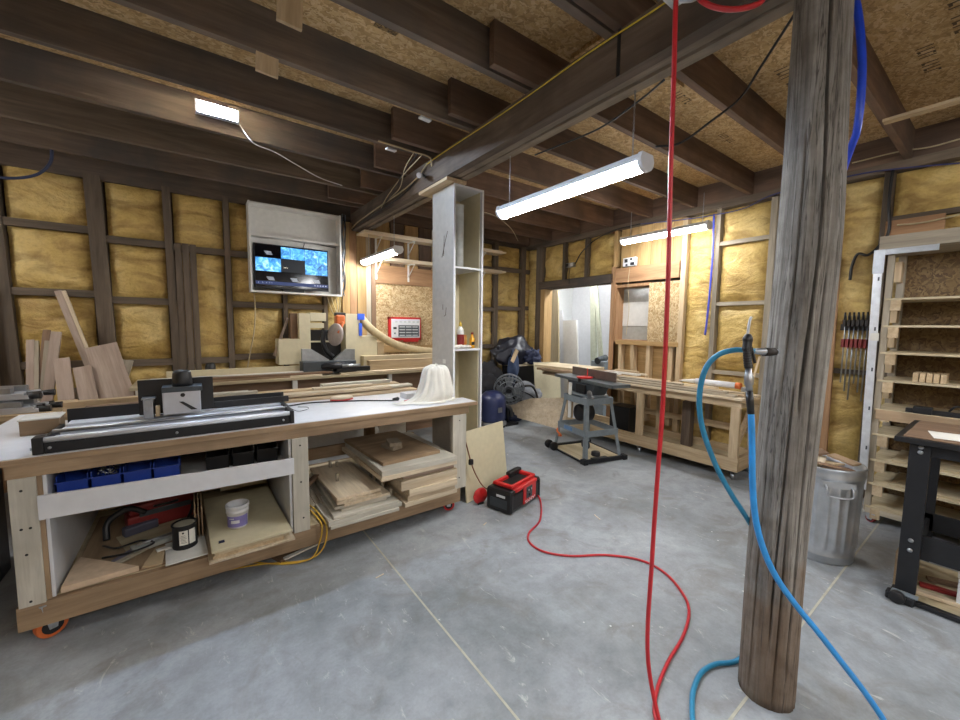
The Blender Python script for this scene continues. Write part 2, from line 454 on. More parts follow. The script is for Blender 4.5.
for i, (a, b_) in enumerate(bays):
    zs = [.05]+list(gir[i])+[3.06]
    for k, z in enumerate(gir[i]):
        sbox('girt', (a-.02, YB+.012, z-.035), (b_+.02, 5.62, z+.035), W_stud('X'), wb)
    for k in range(len(zs)-1):
        foam(wb, a+.01, b_-.005, zs[k]+.03, zs[k+1]-.03, YB+.01, seed=i)
# three dark planks beside the stud
for k, x in enumerate((-.13, -.065, .0)):
    sbox('plank', (x, YB-.012*(k % 2), 1.0), (x+.06, YB+.06, 2.47), W_stud('Z'), wb)
# board lining where the beam meets the wall, OSB patch and header
for k, (x0, x1, m) in enumerate(((1.66, 1.76, W_honey('Z')), (1.765, 1.86, W_red('Z')), (1.865, 1.99, W_honey('Z')), (1.995, 2.06, W_grey('Z')), (2.065, 2.13, W_brown('Z')))):
    sbox('lining_board', (x0, YB-.03+.008*(k % 2), .5), (x1, YB+.05, 2.98 if k < 2 else 2.85), m, wb)
sbox('osb_sheet', (2.135, YB-.012, .4), (3.28, YB+.02, 2.20), M_OSBW, wb)
sbox('header_board', (2.135, YB-.03, 2.20), (3.28, YB+.02, 2.46), W_red('X'), wb)
for k in range(5):
    sbox('lining_board', (2.14+k*.23, YB-.005, 2.46), (2.35+k*.23, YB+.03, 3.08), (W_oldr if k % 2 else W_honey)('Z'), wb)
sbox('header_board', (2.135, YB-.03, 1.2), (3.28, YB+.005, 1.30), W_honey('X'), wb)
# right wall
rst = [(-2.6, -2.54), (-1.9, -1.84), (-1.2, -1.14), (-.5, -.44), (.14, .20), (.78, .84), (1.64, 1.70), (2.20, 2.25), (3.60, 3.66), (5.15, 5.30)]
for y0, y1 in rst:
    m = W_stud('Z') if (y0 < 1.2 or y0 > 5) else W_grey('Z')
    sbox('stud', (XR, y0, 0), (5.24, y1, 3.04), m if not 3.5 < y0 < 3.62 else W_honey('Z'), wr)
sbox('top_plate', (XR, YF, 3.02), (5.24, 5.6, ZJ), W_stud('Y'), wr)
def rbay(y0, y1, girts, z0=.05, seed=0, mat=None):
    zs = [z0]+list(girts)+[3.03]
    for z in girts: sbox('girt', (XR+.012, y0-.02, z-.022), (5.2, y1+.02, z+.022), mat or W_stud('Y'), wr)
    for k in range(len(zs)-1): foam(wr, y0+.005, y1-.005, zs[k]+.02, zs[k+1]-.02, XR+.012, .05, seed)
for i in range(4): rbay(rst[i][1], rst[i+1][0], (1.2, 2.5), seed=20+i)
rbay(.20, .78, (1.2, 2.60), seed=30); rbay(.84, 1.64, (1.2,), seed=31); rbay(1.70, 2.20, (1.08, 1.90, 2.61), seed=32, mat=W_grey('Y'))
rbay(2.25, 2.60, (), seed=33); 
sbox('board_cladding', (XR-.02, .45, 2.30), (XR+.02, .80, 2.58), W_red('Y'), wr)
# boarded part round the small window
for k in range(6):
    y = 2.62+k*.155
    sbox('lining_board', (XR+.02, y, 2.45), (XR+.05, y+.15, 3.03), W_honey('Z'), wr)
sbox('header_board', (XR-.015, 2.66, 2.26), (XR+.03, 3.60, 2.47), W_red('Y'), wr)
sbox('osb_sheet', (XR-.012, 2.64, 1.40), (XR+.02, 3.06, 2.22), M_OSBW, wr)
sbox('jamb_board', (XR-.03, 3.60, .2), (XR+.05, 3.665, 2.5), W_red('Z'), wr)
for k, (y, dy) in enumerate(((2.70, 0), (3.02, .0), (3.22, .05), (3.44, .03))):
    MB().hexa([(XR, y, .3), (XR, y+.05, .3), (XR+.09, y+.05, .3), (XR+.09, y, .3), (XR, y+dy, 1.36), (XR, y+dy+.05, 1.36), (XR+.09, y+dy+.05, 1.36), (XR+.09, y+dy, 1.36)]).build('stud', W_pine('Z'), wr)
sbox('back_board', (XR+.10, 2.62, .05), (XR+.13, 3.54, 1.40), W_honey('Y'), wr)
sbox('sill_board', (XR-.02, 2.62, 1.36), (XR+.1, 3.56, 1.42), W_honey('Y'), wr)
sbox('stud', (XR-.01, 2.58, .2), (XR+.06, 2.64, 3.0), W_pine('Z'), wr)
# window through to the next room
wi = MB(); wi.use(W_red('Z'))
wi.box((XR-.01, 3.575, 1.40), (5.30, 3.60, 2.24)).box((XR-.01, 3.035, 1.40), (5.30, 3.06, 2.22)).box((XR-.01, 3.06, 2.19), (5.30, 3.575, 2.23)).box((XR-.01, 3.06, 1.40), (5.30, 3.575, 1.43))
wi = struct(wi.build('window_1'))
sbox('pane', (5.27, 3.06, 1.43), (5.276, 3.575, 2.19), plain('grey_pane', 'a3a39c', .15, wear=.08), wi)
sbox('white_band', (5.262, 3.06, 1.63), (5.268, 3.575, 1.98), M_WHITEP, wi)  # plain white band across the middle of the pane
# doorway
dr = struct(sbox('door_1', (XR-.03, 3.64, 2.27), (XR+.06, 5.20, 2.40), W_old('Y')))
sbox('door_jamb', (XR-.01, 5.06, 0), (5.28, 5.16, 2.27), W_honey('Z'), dr)
sbox('door_jamb', (XR-.01, 3.63, 0), (5.28, 3.68, 2.27), W_red('Z'), dr)
# wall above the doorway
for (y0, y1) in ((3.66, 4.15), (4.20, 4.62), (4.67, 5.15)): foam(wr, y0, y1, 2.42, 3.02, XR+.012, .05, 40+y0)
for y in (4.15, 4.62): sbox('stud', (XR, y, 2.40), (5.2, y+.05, 3.02), W_stud('Z'), wr)
foam(wr, 5.30, 5.58, .05, 3.02, XR+.012, .05, 50)
# the next room
M_W2 = plain('next_room_paint', 'd5d7d6', .6, wear=.03)
struct(sbox('wall_north', (5.28, 5.72, 0), (8.6, 5.78, ZD), M_W2)); struct(sbox('wall_east', (8.6, 1.8, 0), (8.66, 5.78, ZD), M_W2))
struct(sbox('wall_south', (5.28, 1.74, 0), (8.6, 1.8, ZD), M_W2)); struct(sbox('ceiling_next_room', (5.3, 1.74, 2.95), (8.66, 5.78, 3.0), M_W2))
# walls behind the camera
struct(sbox('wall_left', (XL-.05, YF, 0), (XL, 5.72, ZD), W_honey('Z'))); struct(sbox('wall_front', (XL, YF-.05, 0), (5.28, YF, ZD), W_honey('Z')))

# ---------------------------------------------------------------- lamps
M_TUBE = emit('tube_light', (.97, .985, 1.0), E_TUBE); M_LED = emit('led_light', (.60, .76, 1.0), E_LED)
def shop_light(name, label, y0, y1, x, z, chains, ztop, group='hanging shop lights'):
    t = thing(name, label, 'lamp', (x, (y0+y1)/2, z), 0, group)
    ym = (y0+y1)/2; L = (y1-y0)/2
    h = MB()
    h.prism([(-.06, -L, .035), (-.045, -L, .06), (.045, -L, .06), (.06, -L, .035), (.058, -L, .02), (-.058, -L, .02)], (0, 2*L, 0))
    h.build('housing', M_WHITE, t, local=True)
    d = MB(); d.prism([(.057*math.cos(a), -L+.02, .03-.055*math.sin(a)) for a in [PI*k/12 for k in range(13)]], (0, 2*L-.04, 0))
    d.build('diffuser', M_TUBE, t, local=True)
    for s in (-1, 1):
        e = MB(); e.prism([(.063*math.cos(a), s*(L-.022), .03-.06*math.sin(a)) for a in [PI*k/10 for k in range(11)]]+[(-.05, s*(L-.022), .064), (.05, s*(L-.022), .064)], (0, s*.024, 0))
        e.build('end_cap', M_WHITE, t, local=True)
    for cy in chains:
        c = MB(); zz = .06; k = 0
        while zz < ztop-z-.005:
            a = k % 2
            pts = [(.004*math.cos(q)*(1-a), cy-ym+.004*math.cos(q)*a, zz+.012+.012*math.sin(q)) for q in [2*PI*j/8 for j in range(9)]]
            c.tube(pts, .0016, 5, False); zz += .02; k += 1
        c.build('chain', M_STEEL, t, local=True)
    return t
big = shop_light('shop_light', 'bright four-foot shop light hanging from the beam in front of the bookcase', 1.24, 2.46, 1.985, 2.46, (1.33, 2.37), 2.88)
shop_light('shop_light', 'shop light glowing beyond the bookcase, hung from the beam near the screen', 4.30, 5.42, 1.95, 2.45, (4.42, 5.25), 2.87)
shop_light('shop_light', 'shop light hanging along the foam wall above the small window', 2.12, 3.22, 4.66, 2.725, (2.2, 3.1), 3.1)
for k, (x, y0, z) in enumerate(((3.3, -1.6, 2.55), (.9, -2.2, 2.6), (-2.3, 3.55, 2.75), (-.9, -1.7, 2.5), (2.1, -2.9, 2.5))):  # unseen fixtures added to brighten the left wall and camera-facing sides
    shop_light('shop_light', 'added fill shop light out of view, '+('on the rack side', 'in the middle', 'off to the left past the bench', 'on the bench side', 'farthest back')[k], y0, y0+1.25, x, z, (y0+.15, y0+1.1), 3.085)
shop_light('shop_light', 'unseen shop light added to brighten the white room through the doorway', 3.9, 5.2, 5.62, 2.6, (4.1, 5.0), 2.95)  # this lamp and the next are added out of sight to brighten the room
shop_light('shop_light', 'second unseen shop light added to brighten the white room, farther in', 2.6, 3.9, 7.2, 2.6, (2.8, 3.7), 2.95)
def led_bar(label, y, x, z, L=.27):
    t = thing('led_bar', label, 'lamp', (x, y, z), 0, 'LED bars fixed to joist sides')
    MB().box((-L/2, -.03, -.042), (L/2, 0, .042)).box((-L/2, -.062, .036), (L/2, -.03, .042)).box((-L/2, -.05, -.042), (L/2, -.03, -.0365)).build('housing', M_WHITE, t, .002, local=True)
    MB().box((-L/2+.012, -.051, -.036), (L/2-.012, -.0305, .034)).build('diffuser', M_LED, t, local=True)
    for s in (-1, 1): MB().box((s*L/2-.006, -.062, -.044), (s*L/2+.006, .0, .044)).build('end_cap', M_WHITE, t, .002, local=True)
    return t
led_bar('small glaring LED bar on the dark joist side above the workbench', 3.835, .22, 3.235)
# ================================================================ objects
# ---------------------------------------------------------------- post
def post():
    m, nt, b = new_mat('weathered_post')
    v = coords(nt, (9, 9, .7), False); v1 = coords(nt, (1, 1, 1), False); v2 = coords(nt, (30, 30, 1.6), False)
    n1 = noise(nt, v, 1.6, 6, .65, .5); n2 = noise(nt, v2, 2.0, 4, .7, .4); n3 = noise(nt, v1, 2.2, 4, .6)
    col = ramp(nt, n1, [(.28, '5a554f'), (.5, '88837c'), (.75, 'a8a49c')])
    col = mixc(nt, col, ramp(nt, n2, [(.35, (.55, .53, .51)), (.55, (1, 1, 1))]), .7, 'MULTIPLY')
    # the foot is browner and stained
    sp = nt.nodes.new('ShaderNodeSeparateXYZ'); nt.links.new(v1, sp.inputs[0])
    ad = N(nt, 'ShaderNodeMath', operation='MULTIPLY_ADD', i_1=.9); nt.links.new(n3, ad.inputs[0]); nt.links.new(sp.outputs[2], ad.inputs[2])
    col = mixc(nt, col, mixc(nt, col, '765d45', .55), ramp(nt, ad.outputs[0], [(.9, (1, 1, 1)), (1.55, (0, 0, 0))]))
    vk = nt.nodes.new('ShaderNodeTexVoronoi'); vk.inputs['Scale'].default_value = 1
    mk = nt.nodes.new('ShaderNodeMapping'); mk.inputs['Scale'].default_value = (5, 5, 1.7); nt.links.new(v1, mk.inputs[0]); nt.links.new(mk.outputs[0], vk.inputs['Vector'])
    col = mixc(nt, col, '2a211a', ramp(nt, vk.outputs['Distance'], [(.06, (.9, .9, .9)), (.12, (0, 0, 0))]))
    nt.links.new(col, b.inputs['Base Color']); b.inputs['Roughness'].default_value = .9
    v5 = coords(nt, (16, 16, .55), False); n5 = noise(nt, v5, 1.0, 5, .6, .7)
    col = mixc(nt, col, '1e1813', ramp(nt, n5, [(.485, (0, 0, 0)), (.499, (.7, .7, .7)), (.501, (.7, .7, .7)), (.512, (0, 0, 0))]))
    n6 = noise(nt, v1, 7, 5, .7); col = mixc(nt, col, ramp(nt, n6, [(.35, (.6, .58, .55)), (.6, (1, 1, 1))]), .7, 'MULTIPLY')
    nt.links.new(col, b.inputs['Base Color'])
    bump(nt, b, n2, .8, .008)
    mb = MB(); seg = 260; rings = []; H = 2.93; nr = 70
    for i in range(nr+1):
        z = H*i/nr; ring = []
        for k in range(seg):
            a = 2*PI*k/seg
            r = .1025*(1-.15*max(0, min(1, (z-2.0)/.8))) + .006*mnoise.noise((math.cos(a)*1.3, math.sin(a)*1.3, z*.9)) + .003*mnoise.noise((math.cos(a)*9, math.sin(a)*9, z*1.2))
            # drying cracks: angle, centre wander, width, from z, to z, depth
            for (ca, wv, wd, z0, z1, dp) in ((math.radians(212), .12, .045, 1.25, 2.93, .05), (math.radians(196), .06, .035, .25, 1.5, .02), (math.radians(232), .08, .03, .1, 1.9, .018), (math.radians(176), .05, .03, 1.3, 2.4, .014), (math.radians(252), .05, .03, .6, 2.0, .014), (math.radians(160), .07, .03, .0, 1.1, .014), (math.radians(208), .05, .025, 0, 1.0, .016)):
                c = ca + wv*mnoise.noise((z*1.1, ca*5, 2))
                dd = abs((a-c+PI) % (2*PI)-PI)
                if z0 <= z <= z1 and dd < wd*1.6:
                    tp = min(1, (z-z0)/.25, (z1-z)/.25+(z1 > 2.9))
                    r -= 1.4*dp*max(0, min(1, tp))*max(0, 1-dd/(wd*1.3))
            q = .030*math.exp(-((z-2.05)/.75)**2)-.003
            ring.append(mb.bm.verts.new((r*math.cos(a)+.81*q, r*math.sin(a)-.59*q, z)))
        rings.append(ring)
    for a, b_ in zip(rings, rings[1:]):
        for k in range(seg):
            f = mb.bm.faces.new((a[k], a[(k+1) % seg], b_[(k+1) % seg], b_[k])); f.smooth = True
    mb.bm.faces.new(rings[0][::-1]); mb.bm.faces.new(rings[-1])
    o = mb.build('support_post', m); o.location = (1.995, .55, 0)
    return tag(o, 'round weathered grey timber post with long drying cracks, holding up the beam', 'post')
post()

# ---------------------------------------------------------------- front workbench
BX0, BX1, BY0, BY1, BT = -.76, 1.99, 2.76, 4.08, .948
wbn = thing('workbench', 'long white-topped workbench on casters with open storage bays below', 'workbench', (.6, 3.4, 0))
def P(mb, name, mat, par=None, bev=.002): return mb.build(name, mat, par or wbn, bev)
top = MB(); top.use(W_bench('X'))
zt = BT-.004
TX0 = -1.02
poly = [(TX0, BY0), (BX1, BY0), (BX1, 2.985), (1.868, 2.985), (1.868, BY1), (TX0, BY1)]
top.prism([(x, y, BT-.034) for x, y in poly], (0, 0, .03))
tp = P(top, 'tabletop', None)
MB().prism([(x+(.012 if x < 0 else -.012), y+(.012 if y < 2.8 else -.012 if y > 4 else 0), BT-.0042) for x, y in poly], (0, 0, .0042)).build('white_surface', M_WHITE, tp)
P(MB().box((BX0+.01, BY0+.006, .85), (1.90, BY0+.05, BT-.034)), 'apron', W_bench('X'))
P(MB().box((BX0+.01, BY1-.05, .80), (1.86, BY1-.006, BT-.034)), 'apron', W_bench('X'))
P(MB().box((BX0+.012, BY0+.05, .85), (BX0+.05, BY1-.05, BT-.034)), 'apron', W_bench('Y'))
def leg(x0, x1, y0, y1, m=None): P(MB().box((x0, y0, .205), (x1, y1, .85)), 'leg', m or W_whit('Z'))
leg(-.742, -.65, BY0, BY0+.04); leg(.49, .59, BY0, BY0+.04); leg(1.735, 1.87, BY0, BY0+.04)
leg(-.742, -.65, BY1-.05, BY1-.01); leg(1.735, 1.855, BY1-.05, BY1-.01, W_bench('Z')); leg(1.80, 1.865, BY0+.04, BY0+.12, W_pine('Z'))
sc = MB()
for x, z in ((-.70, .79), (-.70, .47), (-.68, .60), (-.71, .60), (-.70, .23), (.54, .80), (.54, .55), (.55, .30), (1.80, .8), (1.80, .3)): sc.cyl((x, BY0-.002, z), (x, BY0+.004, z), .006, None, 8)
P(sc, 'screw', M_BLACK, None, 0)
P(MB().box((-.65, BY0+.01, .212), (-.632, BY0+.05, .85)), 'edge_strip', W_bench('Z'))
P(MB().box((-.632, BY0+.02, .212), (-.618, BY1-.1, .86)), 'side_panel', M_WHITE)
P(MB().box((.472, BY0+.02, .212), (.488, BY1-.1, .86)), 'side_panel', M_WHITE)
P(MB().box((-.62, BY1-.2, .212), (.472, BY1-.185, .86)), 'back_panel', M_MDF)
P(MB().box((-.618, BY0+.06, .655), (.472, BY1-.25, .668)), 'tray_shelf', M_WHITEP)
P(MB().hexa([(-.65, BY0-.006, .63), (.50, BY0-.006, .615), (.50, BY0+.012, .615), (-.65, BY0+.012, .63), (-.65, BY0-.006, .752), (.50, BY0-.006, .722), (.50, BY0+.012, .722), (-.65, BY0+.012, .752)]), 'drawer_front', M_WHITE)
P(MB().box((-.752, BY0+.002, .085), (1.815, BY0+.042, .208)), 'bottom_rail', W_bench('X'))
P(MB().box((-.752, BY1-.042, .085), (1.815, BY1-.002, .208)), 'bottom_rail', W_bench('X'))
P(MB().box((-.752, BY0+.042, .125), (-.712, BY1-.042, .208)), 'bottom_rail', W_bench('Y'))
P(MB().box((1.775, BY0+.042, .12), (1.815, BY1-.042, .208)), 'bottom_rail', W_bench('Y'))
P(MB().box((-.712, BY0+.042, .19), (1.775, BY1-.042, .210)), 'bottom_shelf', W_ply('X'))
# rear rails seen through the open bay
P(MB().box((.62, 3.62, .40), (1.80, 3.66, .50)), 'stretcher', W_bench('X'))
P(MB().box((1.30, 3.66, .40), (1.40, 3.70, .80)), 'upright', W_bench('Z'))
P(MB().box((.62, 3.05, .80), (1.72, 3.9, .815)), 'hanging_shelf', M_WHITE)
def caster(par, x, y, r, wheel, rz=0, name='caster', ztop=None, wd=.04):
    ztop = ztop or 2*r+.02
    c = MB(); c.use(M_GALV)
    R = Matrix.Translation((x, y, 0)) @ Matrix.Rotation(rz, 4, 'Z')
    for s in (-1, 1):
        c.hexa([R @ Vector(p) for p in ((-.035, s*wd*.7-.002, ztop-.004), (.035, s*wd*.7-.002, ztop-.004), (.02, s*wd*.7-.002, r*.8), (-.01, s*wd*.7-.002, r*.8), (-.035, s*wd*.7+.002, ztop-.004), (.035, s*wd*.7+.002, ztop-.004), (.02, s*wd*.7+.002, r*.8), (-.01, s*wd*.7+.002, r*.8))])
    c.box((-.04, -.04, ztop-.006), (.04, .04, ztop), R)
    o = c.build(name, None, par)
    k = MB(); k.tube([R @ Vector((.005, -wd*.5, r)), R @ Vector((.005, -wd*.35, r)), R @ Vector((.005, wd*.35, r)), R @ Vector((.005, wd*.5, r))], [r*.93, r, r, r*.93], 24)
    k.use(M_BLACK); k.tube([R @ Vector((.005, -wd*.56, r)), R @ Vector((.005, wd*.56, r))], r*.62, 18)
    k.mats[0] = wheel if len(k.mats) == 1 else k.mats[0]
    k2 = MB(); k2.use(wheel); k.bm.free()
    k2.tube([R @ Vector((.005, -wd*.5, r)), R @ Vector((.005, -wd*.35, r)), R @ Vector((.005, wd*.35, r)), R @ Vector((.005, wd*.5, r))], [r*.93, r, r, r*.93], 24)
    k2.use(M_BLACK); k2.tube([R @ Vector((.005, -wd*.57, r)), R @ Vector((.005, wd*.57, r))], r*.66, 18)
    k2.use(M_STEEL); k2.tube([R @ Vector((.005, -wd*.75, r)), R @ Vector((.005, wd*.75, r))], r*.16, 10)
    k2.build('wheel', None, o)
    return o
caster(wbn, -.655, BY0+.045, .062, M_ORG, .5, ztop=.19, wd=.045)
caster(wbn, -.66, BY1-.1, .062, M_ORG, .2, ztop=.19)
caster(wbn, 1.735, BY0+.075, .05, M_RED, -.5, ztop=.19, wd=.034)
caster(wbn, 1.70, BY1-.1, .05, M_RED, .2, ztop=.19)

# bins on the tray shelf (behind the drawer front)
def bin_(name, label, x, y, wd, m, group, h=.11, d=.16):
    t = MB(); z = .668
    t.box((x, y, z), (x+wd, y+d, z+.004)); t.box((x, y, z), (x+.004, y+d, z+h)); t.box((x+wd-.004, y, z), (x+wd, y+d, z+h))
    t.box((x, y+d-.004, z), (x+wd, y+d, z+h)); t.box((x, y, z), (x+wd, y+.004, z+h*.8)); t.box((x-.006, y-.006, z+h*.8-.006), (x+wd+.006, y+.006, z+h*.8))
    return tag(t.build(name, m, None, .001), label, 'bin', group)
g = 'parts bins behind the white drawer front'
for k, lb in enumerate(('blue parts bin at the far left behind the white drawer front', 'blue parts bin holding loose screws, second from the bench corner', 'blue parts bin third from the bench corner behind the drawer front', 'blue parts bin next to the black bins behind the drawer front')):
    bin_('parts_bin', lb, -.60+k*.128, 2.84, .118, M_BLUE, g, .14)
for k, lb in enumerate(('black parts bin beside the last blue bin', 'black parts bin in the middle of the drawer bay', 'black parts bin nearest the middle leg')):
    bin_('parts_bin', lb, .03+k*.14, 2.93, .12, M_BLACK, g, .12)
sw = MB(); sw.use(M_STEEL)
for k in range(46):
    x, y = -.455+random.random()*.09, 2.85+random.random()*.13
    a = random.random()*6; sw.tube([(x, y, .80-random.random()*.03), (x+.02*math.cos(a), y+.02*math.sin(a)*.5, .80-random.random()*.02)], .0025, 5)
o = sw.build('screws', None); tag(o, 'loose bright screws heaped in a blue parts bin', 'screws'); o['kind'] = 'stuff'
tag(MB().box((-.60, 3.03, .67), (-.56, 3.4, .75)).build('grey_stick', W_grey('Y')), 'grey batten lying beside the blue bins', 'batten')
tag(sbox('rag', (.33, 3.0, .789), (.43, 3.1, .80), M_CLOTH), 'crumpled rag on the black bin near the middle leg', 'rag')

# ---- left bay contents (on the bottom shelf, z = .21)
ZS = .2105
def flat(name, label, x0, y0, lx, ly, z, th, m, rz=0, cat='board', group=None):
    o = MB().box((-lx/2, -ly/2, 0), (lx/2, ly/2, th)).build(name, m, None, .0015)
    o.location = (x0, y0, z); o.rotation_euler = (0, 0, rz); return tag(o, label, cat, group)
def tri(name, label, pts, z, th, m, cat='offcut'):
    c = Vector((sum(p[0] for p in pts)/len(pts), sum(p[1] for p in pts)/len(pts), z))
    o = MB().prism([(p[0]-c.x, p[1]-c.y, 0) for p in pts], (0, 0, th)).build(name, m, None, .001); o.location = c
    return tag(o, label, cat)
tri('plywood_offcut', 'triangular pink-beige plywood offcut in the left corner of the bay', [(-.60, 2.775), (-.30, 2.79), (-.59, 3.10)], ZS+.0125, .03, plain('pink_ply', 'c9b196', .7))
flat('fibreboard_sheet', 'brown fibreboard panel lying flat in the left bay under the offcuts', -.31, 3.28, .56, .94, ZS, .012, W_bench('Y'), .0, 'panel')
for k in range(3): board('divider_strip', ('tall thin brown strip standing beside the bucket stack, nearest it', 'middle thin brown strip standing beside the bucket stack', 'thin brown strip farthest from the bucket stack')[k], 'strip', (-.005-.018*k, 3.0, ZS+.012+.10), (-.005-.018*k, 3.75, ZS+.25), .24, .008, W_bench('X'), up=(1, 0, 0))
tri('fibreboard_offcut', 'pointed fibreboard offcut between triangular offcut and paint can', [(-.29, 2.80), (-.20, 2.79), (-.19, 3.0), (-.24, 3.02)], ZS+.0125, .012, M_MDF)
flat('white_board', 'narrow white board under the paint can', -.09, 2.90, .20, .28, ZS+.0125, .008, M_WHITEP, .05)
flat('cardboard_piece', 'brown board with pale edge lying in the middle of the left bay', -.25, 3.22, .34, .3, ZS+.0125, .006, W_ply('X'), .3, 'panel')
# red tool case
t = thing('tool_case', 'dark red tool case with grey lid at the back of the left bay', 'case', (-.22, 3.45, ZS+.019), .2)
MB().box((-.2, -.09, 0), (.2, .09, .10)).build('body', M_REDD, t, .012, local=True)
MB().box((-.19, -.085, .1005), (.19, .085, .17)).build('lid', M_REDD, t, .02, local=True)
MB().box((-.14, -.1, .09), (.14, -.09, .125)).build('band', M_DGREY, t, .004, local=True)
MB().tube(spline([(-.06, -.09, .14), (-.05, -.12, .15), (.05, -.12, .15), (.06, -.09, .14)]), .008).build('handle', M_BLACK, t, local=True)
# paint can
t = thing('paint_can', 'dark paint can with a white label standing in the left bay', 'can', (-.095, 2.945, ZS+.021), .6)
MB().lathe([(.062, 0), (.064, .004), (.062, .01), (.062, .135), (.066, .14), (.066, .146), (.058, .146), (.056, .139)], seg=32).build('body', M_BLACKM, t, local=True)
MB().lathe([(.045, .139), (.054, .139), (.054, .1405), (.045, .1405)], seg=28).build('lid', plain('paint_residue', 'a8a392', .5), t, local=True)
lb = MB()
def wrap(mb, r, a0, a1, z0, z1, n=10, th=.0006):
    for i in range(n):
        u0 = a0+(a1-a0)*i/n; u1 = a0+(a1-a0)*(i+1)/n
        mb.hexa([(r*math.cos(u0), r*math.sin(u0), z0), (r*math.cos(u1), r*math.sin(u1), z0), (r*math.cos(u1), r*math.sin(u1), z1), (r*math.cos(u0), r*math.sin(u0), z1),
                 ((r+th)*math.cos(u0), (r+th)*math.sin(u0), z0), ((r+th)*math.cos(u1), (r+th)*math.sin(u1), z0), ((r+th)*math.cos(u1), (r+th)*math.sin(u1), z1), ((r+th)*math.cos(u0), (r+th)*math.sin(u0), z1)])
lb.use(M_PAPER); wrap(lb, .0624, -2.6, -1.9, .03, .118); wrap(lb, .0624, -1.8, -1.2, .03, .118)
lb.use(M_BLACK)
for k in range(6): wrap(lb, .0631, -2.5+.06*(k % 2), -2.0-.05*(k % 3), .042+k*.009, .044+k*.009, 5, .0004)
wrap(lb, .0631, -2.35, -2.2, .1, .11, 4, .0004)
lb.build('label', None, t, local=True)
MB().tube([(.066*math.cos(a), .066*math.sin(a), .10-.03*math.sin((a-.2)/2.8*PI)) for a in [.2+2.8*k/14 for k in range(15)]], .0015, 6).build('wire_handle', M_STEEL, t, local=True)
# white bucket on the ply stack
st = [(.235, 3.08, .46, .84, ZS, .014, 'wide fibreboard sheet at the bottom of the stack under the white bucket', W_pale('Y')),
      (.215, 3.05, .38, .74, ZS+.0145, .02, 'pine shelf board second from bottom under the white bucket', W_pine('Y')),
      (.235, 3.08, .40, .8, ZS+.035, .02, 'thick pale board third in the stack under the white bucket', W_ply('Y')),
      (.235, 3.10, .43, .86, ZS+.0555, .016, 'cream sheet topmost under the white bucket', M_BEIGE)]
for (x, y, lx, ly, z, th, l, m) in st: flat('stacked_board', l, x, y, lx, ly, z, th, m, .03, group='boards under the white bucket')
lean = MB().box((-.16, -.006, 0), (.16, .006, .40)).build('panel', M_BEIGE); lean.location = (.28, 3.62, ZS+.073); lean.rotation_euler = (-.25, 0, 0)
tag(lean, 'cream panel leaning at the back of the bay behind the bucket', 'panel')
t = thing('bucket', 'small white plastic bucket with a purple label', 'bucket', (.185, 2.93, ZS+.0718), 0)
MB().lathe([(.052, 0), (.055, .004), (.062, .10), (.066, .102), (.066, .112), (.063, .114), (.064, .130), (.068, .132), (.068, .150), (.064, .152), (.060, .150), (.058, .08), (.05, .01)], seg=32).build('body', M_WHITE, t, local=True)
lb = MB(); lb.use(plain('purple_label', '7f78b4', .5)); wrap(lb, .0605, -2.9, -.6, .015, .085, 18)
lb.use(M_WHITE); wrap(lb, .0612, -2.3, -1.5, .04, .06, 8, .0004); wrap(lb, .0612, -2.5, -2.0, .068, .074, 5, .0004)
lb.build('label', None, t, local=True)
tag(sbox('blue_clip', (.07, 2.74, ZS+.072), (.10, 2.76, ZS+.080), M_NAVY), 'small dark blue clip on the cream sheet corner', 'clip')
# clear packs and cords
t = thing('plastic_pack', 'clear plastic pack with silver hardware in front of the red case', 'pack', (-.24, 3.07, ZS+.0195), .35)
MB().box((-.12, -.04, 0), (.12, .04, .028)).build('tray', plain('clear_plastic', 'b0b3ae', .2), t, .006, local=True)
MB().cyl((-.1, 0, .034), (.11, 0, .034), .008).build('rod', M_STEEL, t, local=True)
cord('flexible_cord', 'black cord tangled over the offcuts in the left bay', 'cord', [(-.50, 3.2, ZS+.03), (-.42, 3.05, ZS+.06), (-.32, 3.1, ZS+.05), (-.25, 3.02, ZS+.05), (-.36, 2.98, ZS+.045), (-.48, 3.02, ZS+.035)], .006, M_BLACK)
cord('flexible_cord', 'black cord coiled against the partition behind the paint can', 'cord', [(-.30, 3.72, ZS+.25), (-.16, 3.66, ZS+.18), (-.08, 3.6, ZS+.24), (-.04, 3.5, ZS+.28), (-.05, 3.4, ZS+.12), (-.09, 3.3, ZS+.03)], .008, M_BLACK)
t = thing('hand_tool', 'dark grip tool with a curved black handle lying left in the bay', 'tool', (-.40, 3.3, ZS+.013), .4)
MB().tube(spline([(-.1, 0, .02), (-.08, .03, .12), (.02, .02, .17), (.1, 0, .12)]), [.018]*24+[.018], 10).build('handle', M_BLACK, t, local=True)
MB().box((-.02, -.03, 0), (.16, .03, .06)).build('body', plain('tool_slate', '4a4a58', .5), t, .01, local=True)
for k, (x, y, rz, l, lb_) in enumerate(((-.33, 2.99, .7, .26, 'grey batten offcut beside the triangular offcut'), (-.36, 3.03, .9, .2, 'violet-grey batten offcut by the tangled cord'), (-.2, 2.96, .25, .07, 'small white scrap beside the triangular offcut'))):
    flat('batten_offcut', lb_, x, y, l, .035, ZS+.02, .012, (W_grey('X'), plain('slate_strip', '6f6a78', .7), M_WHITEP)[k], rz, 'offcut')

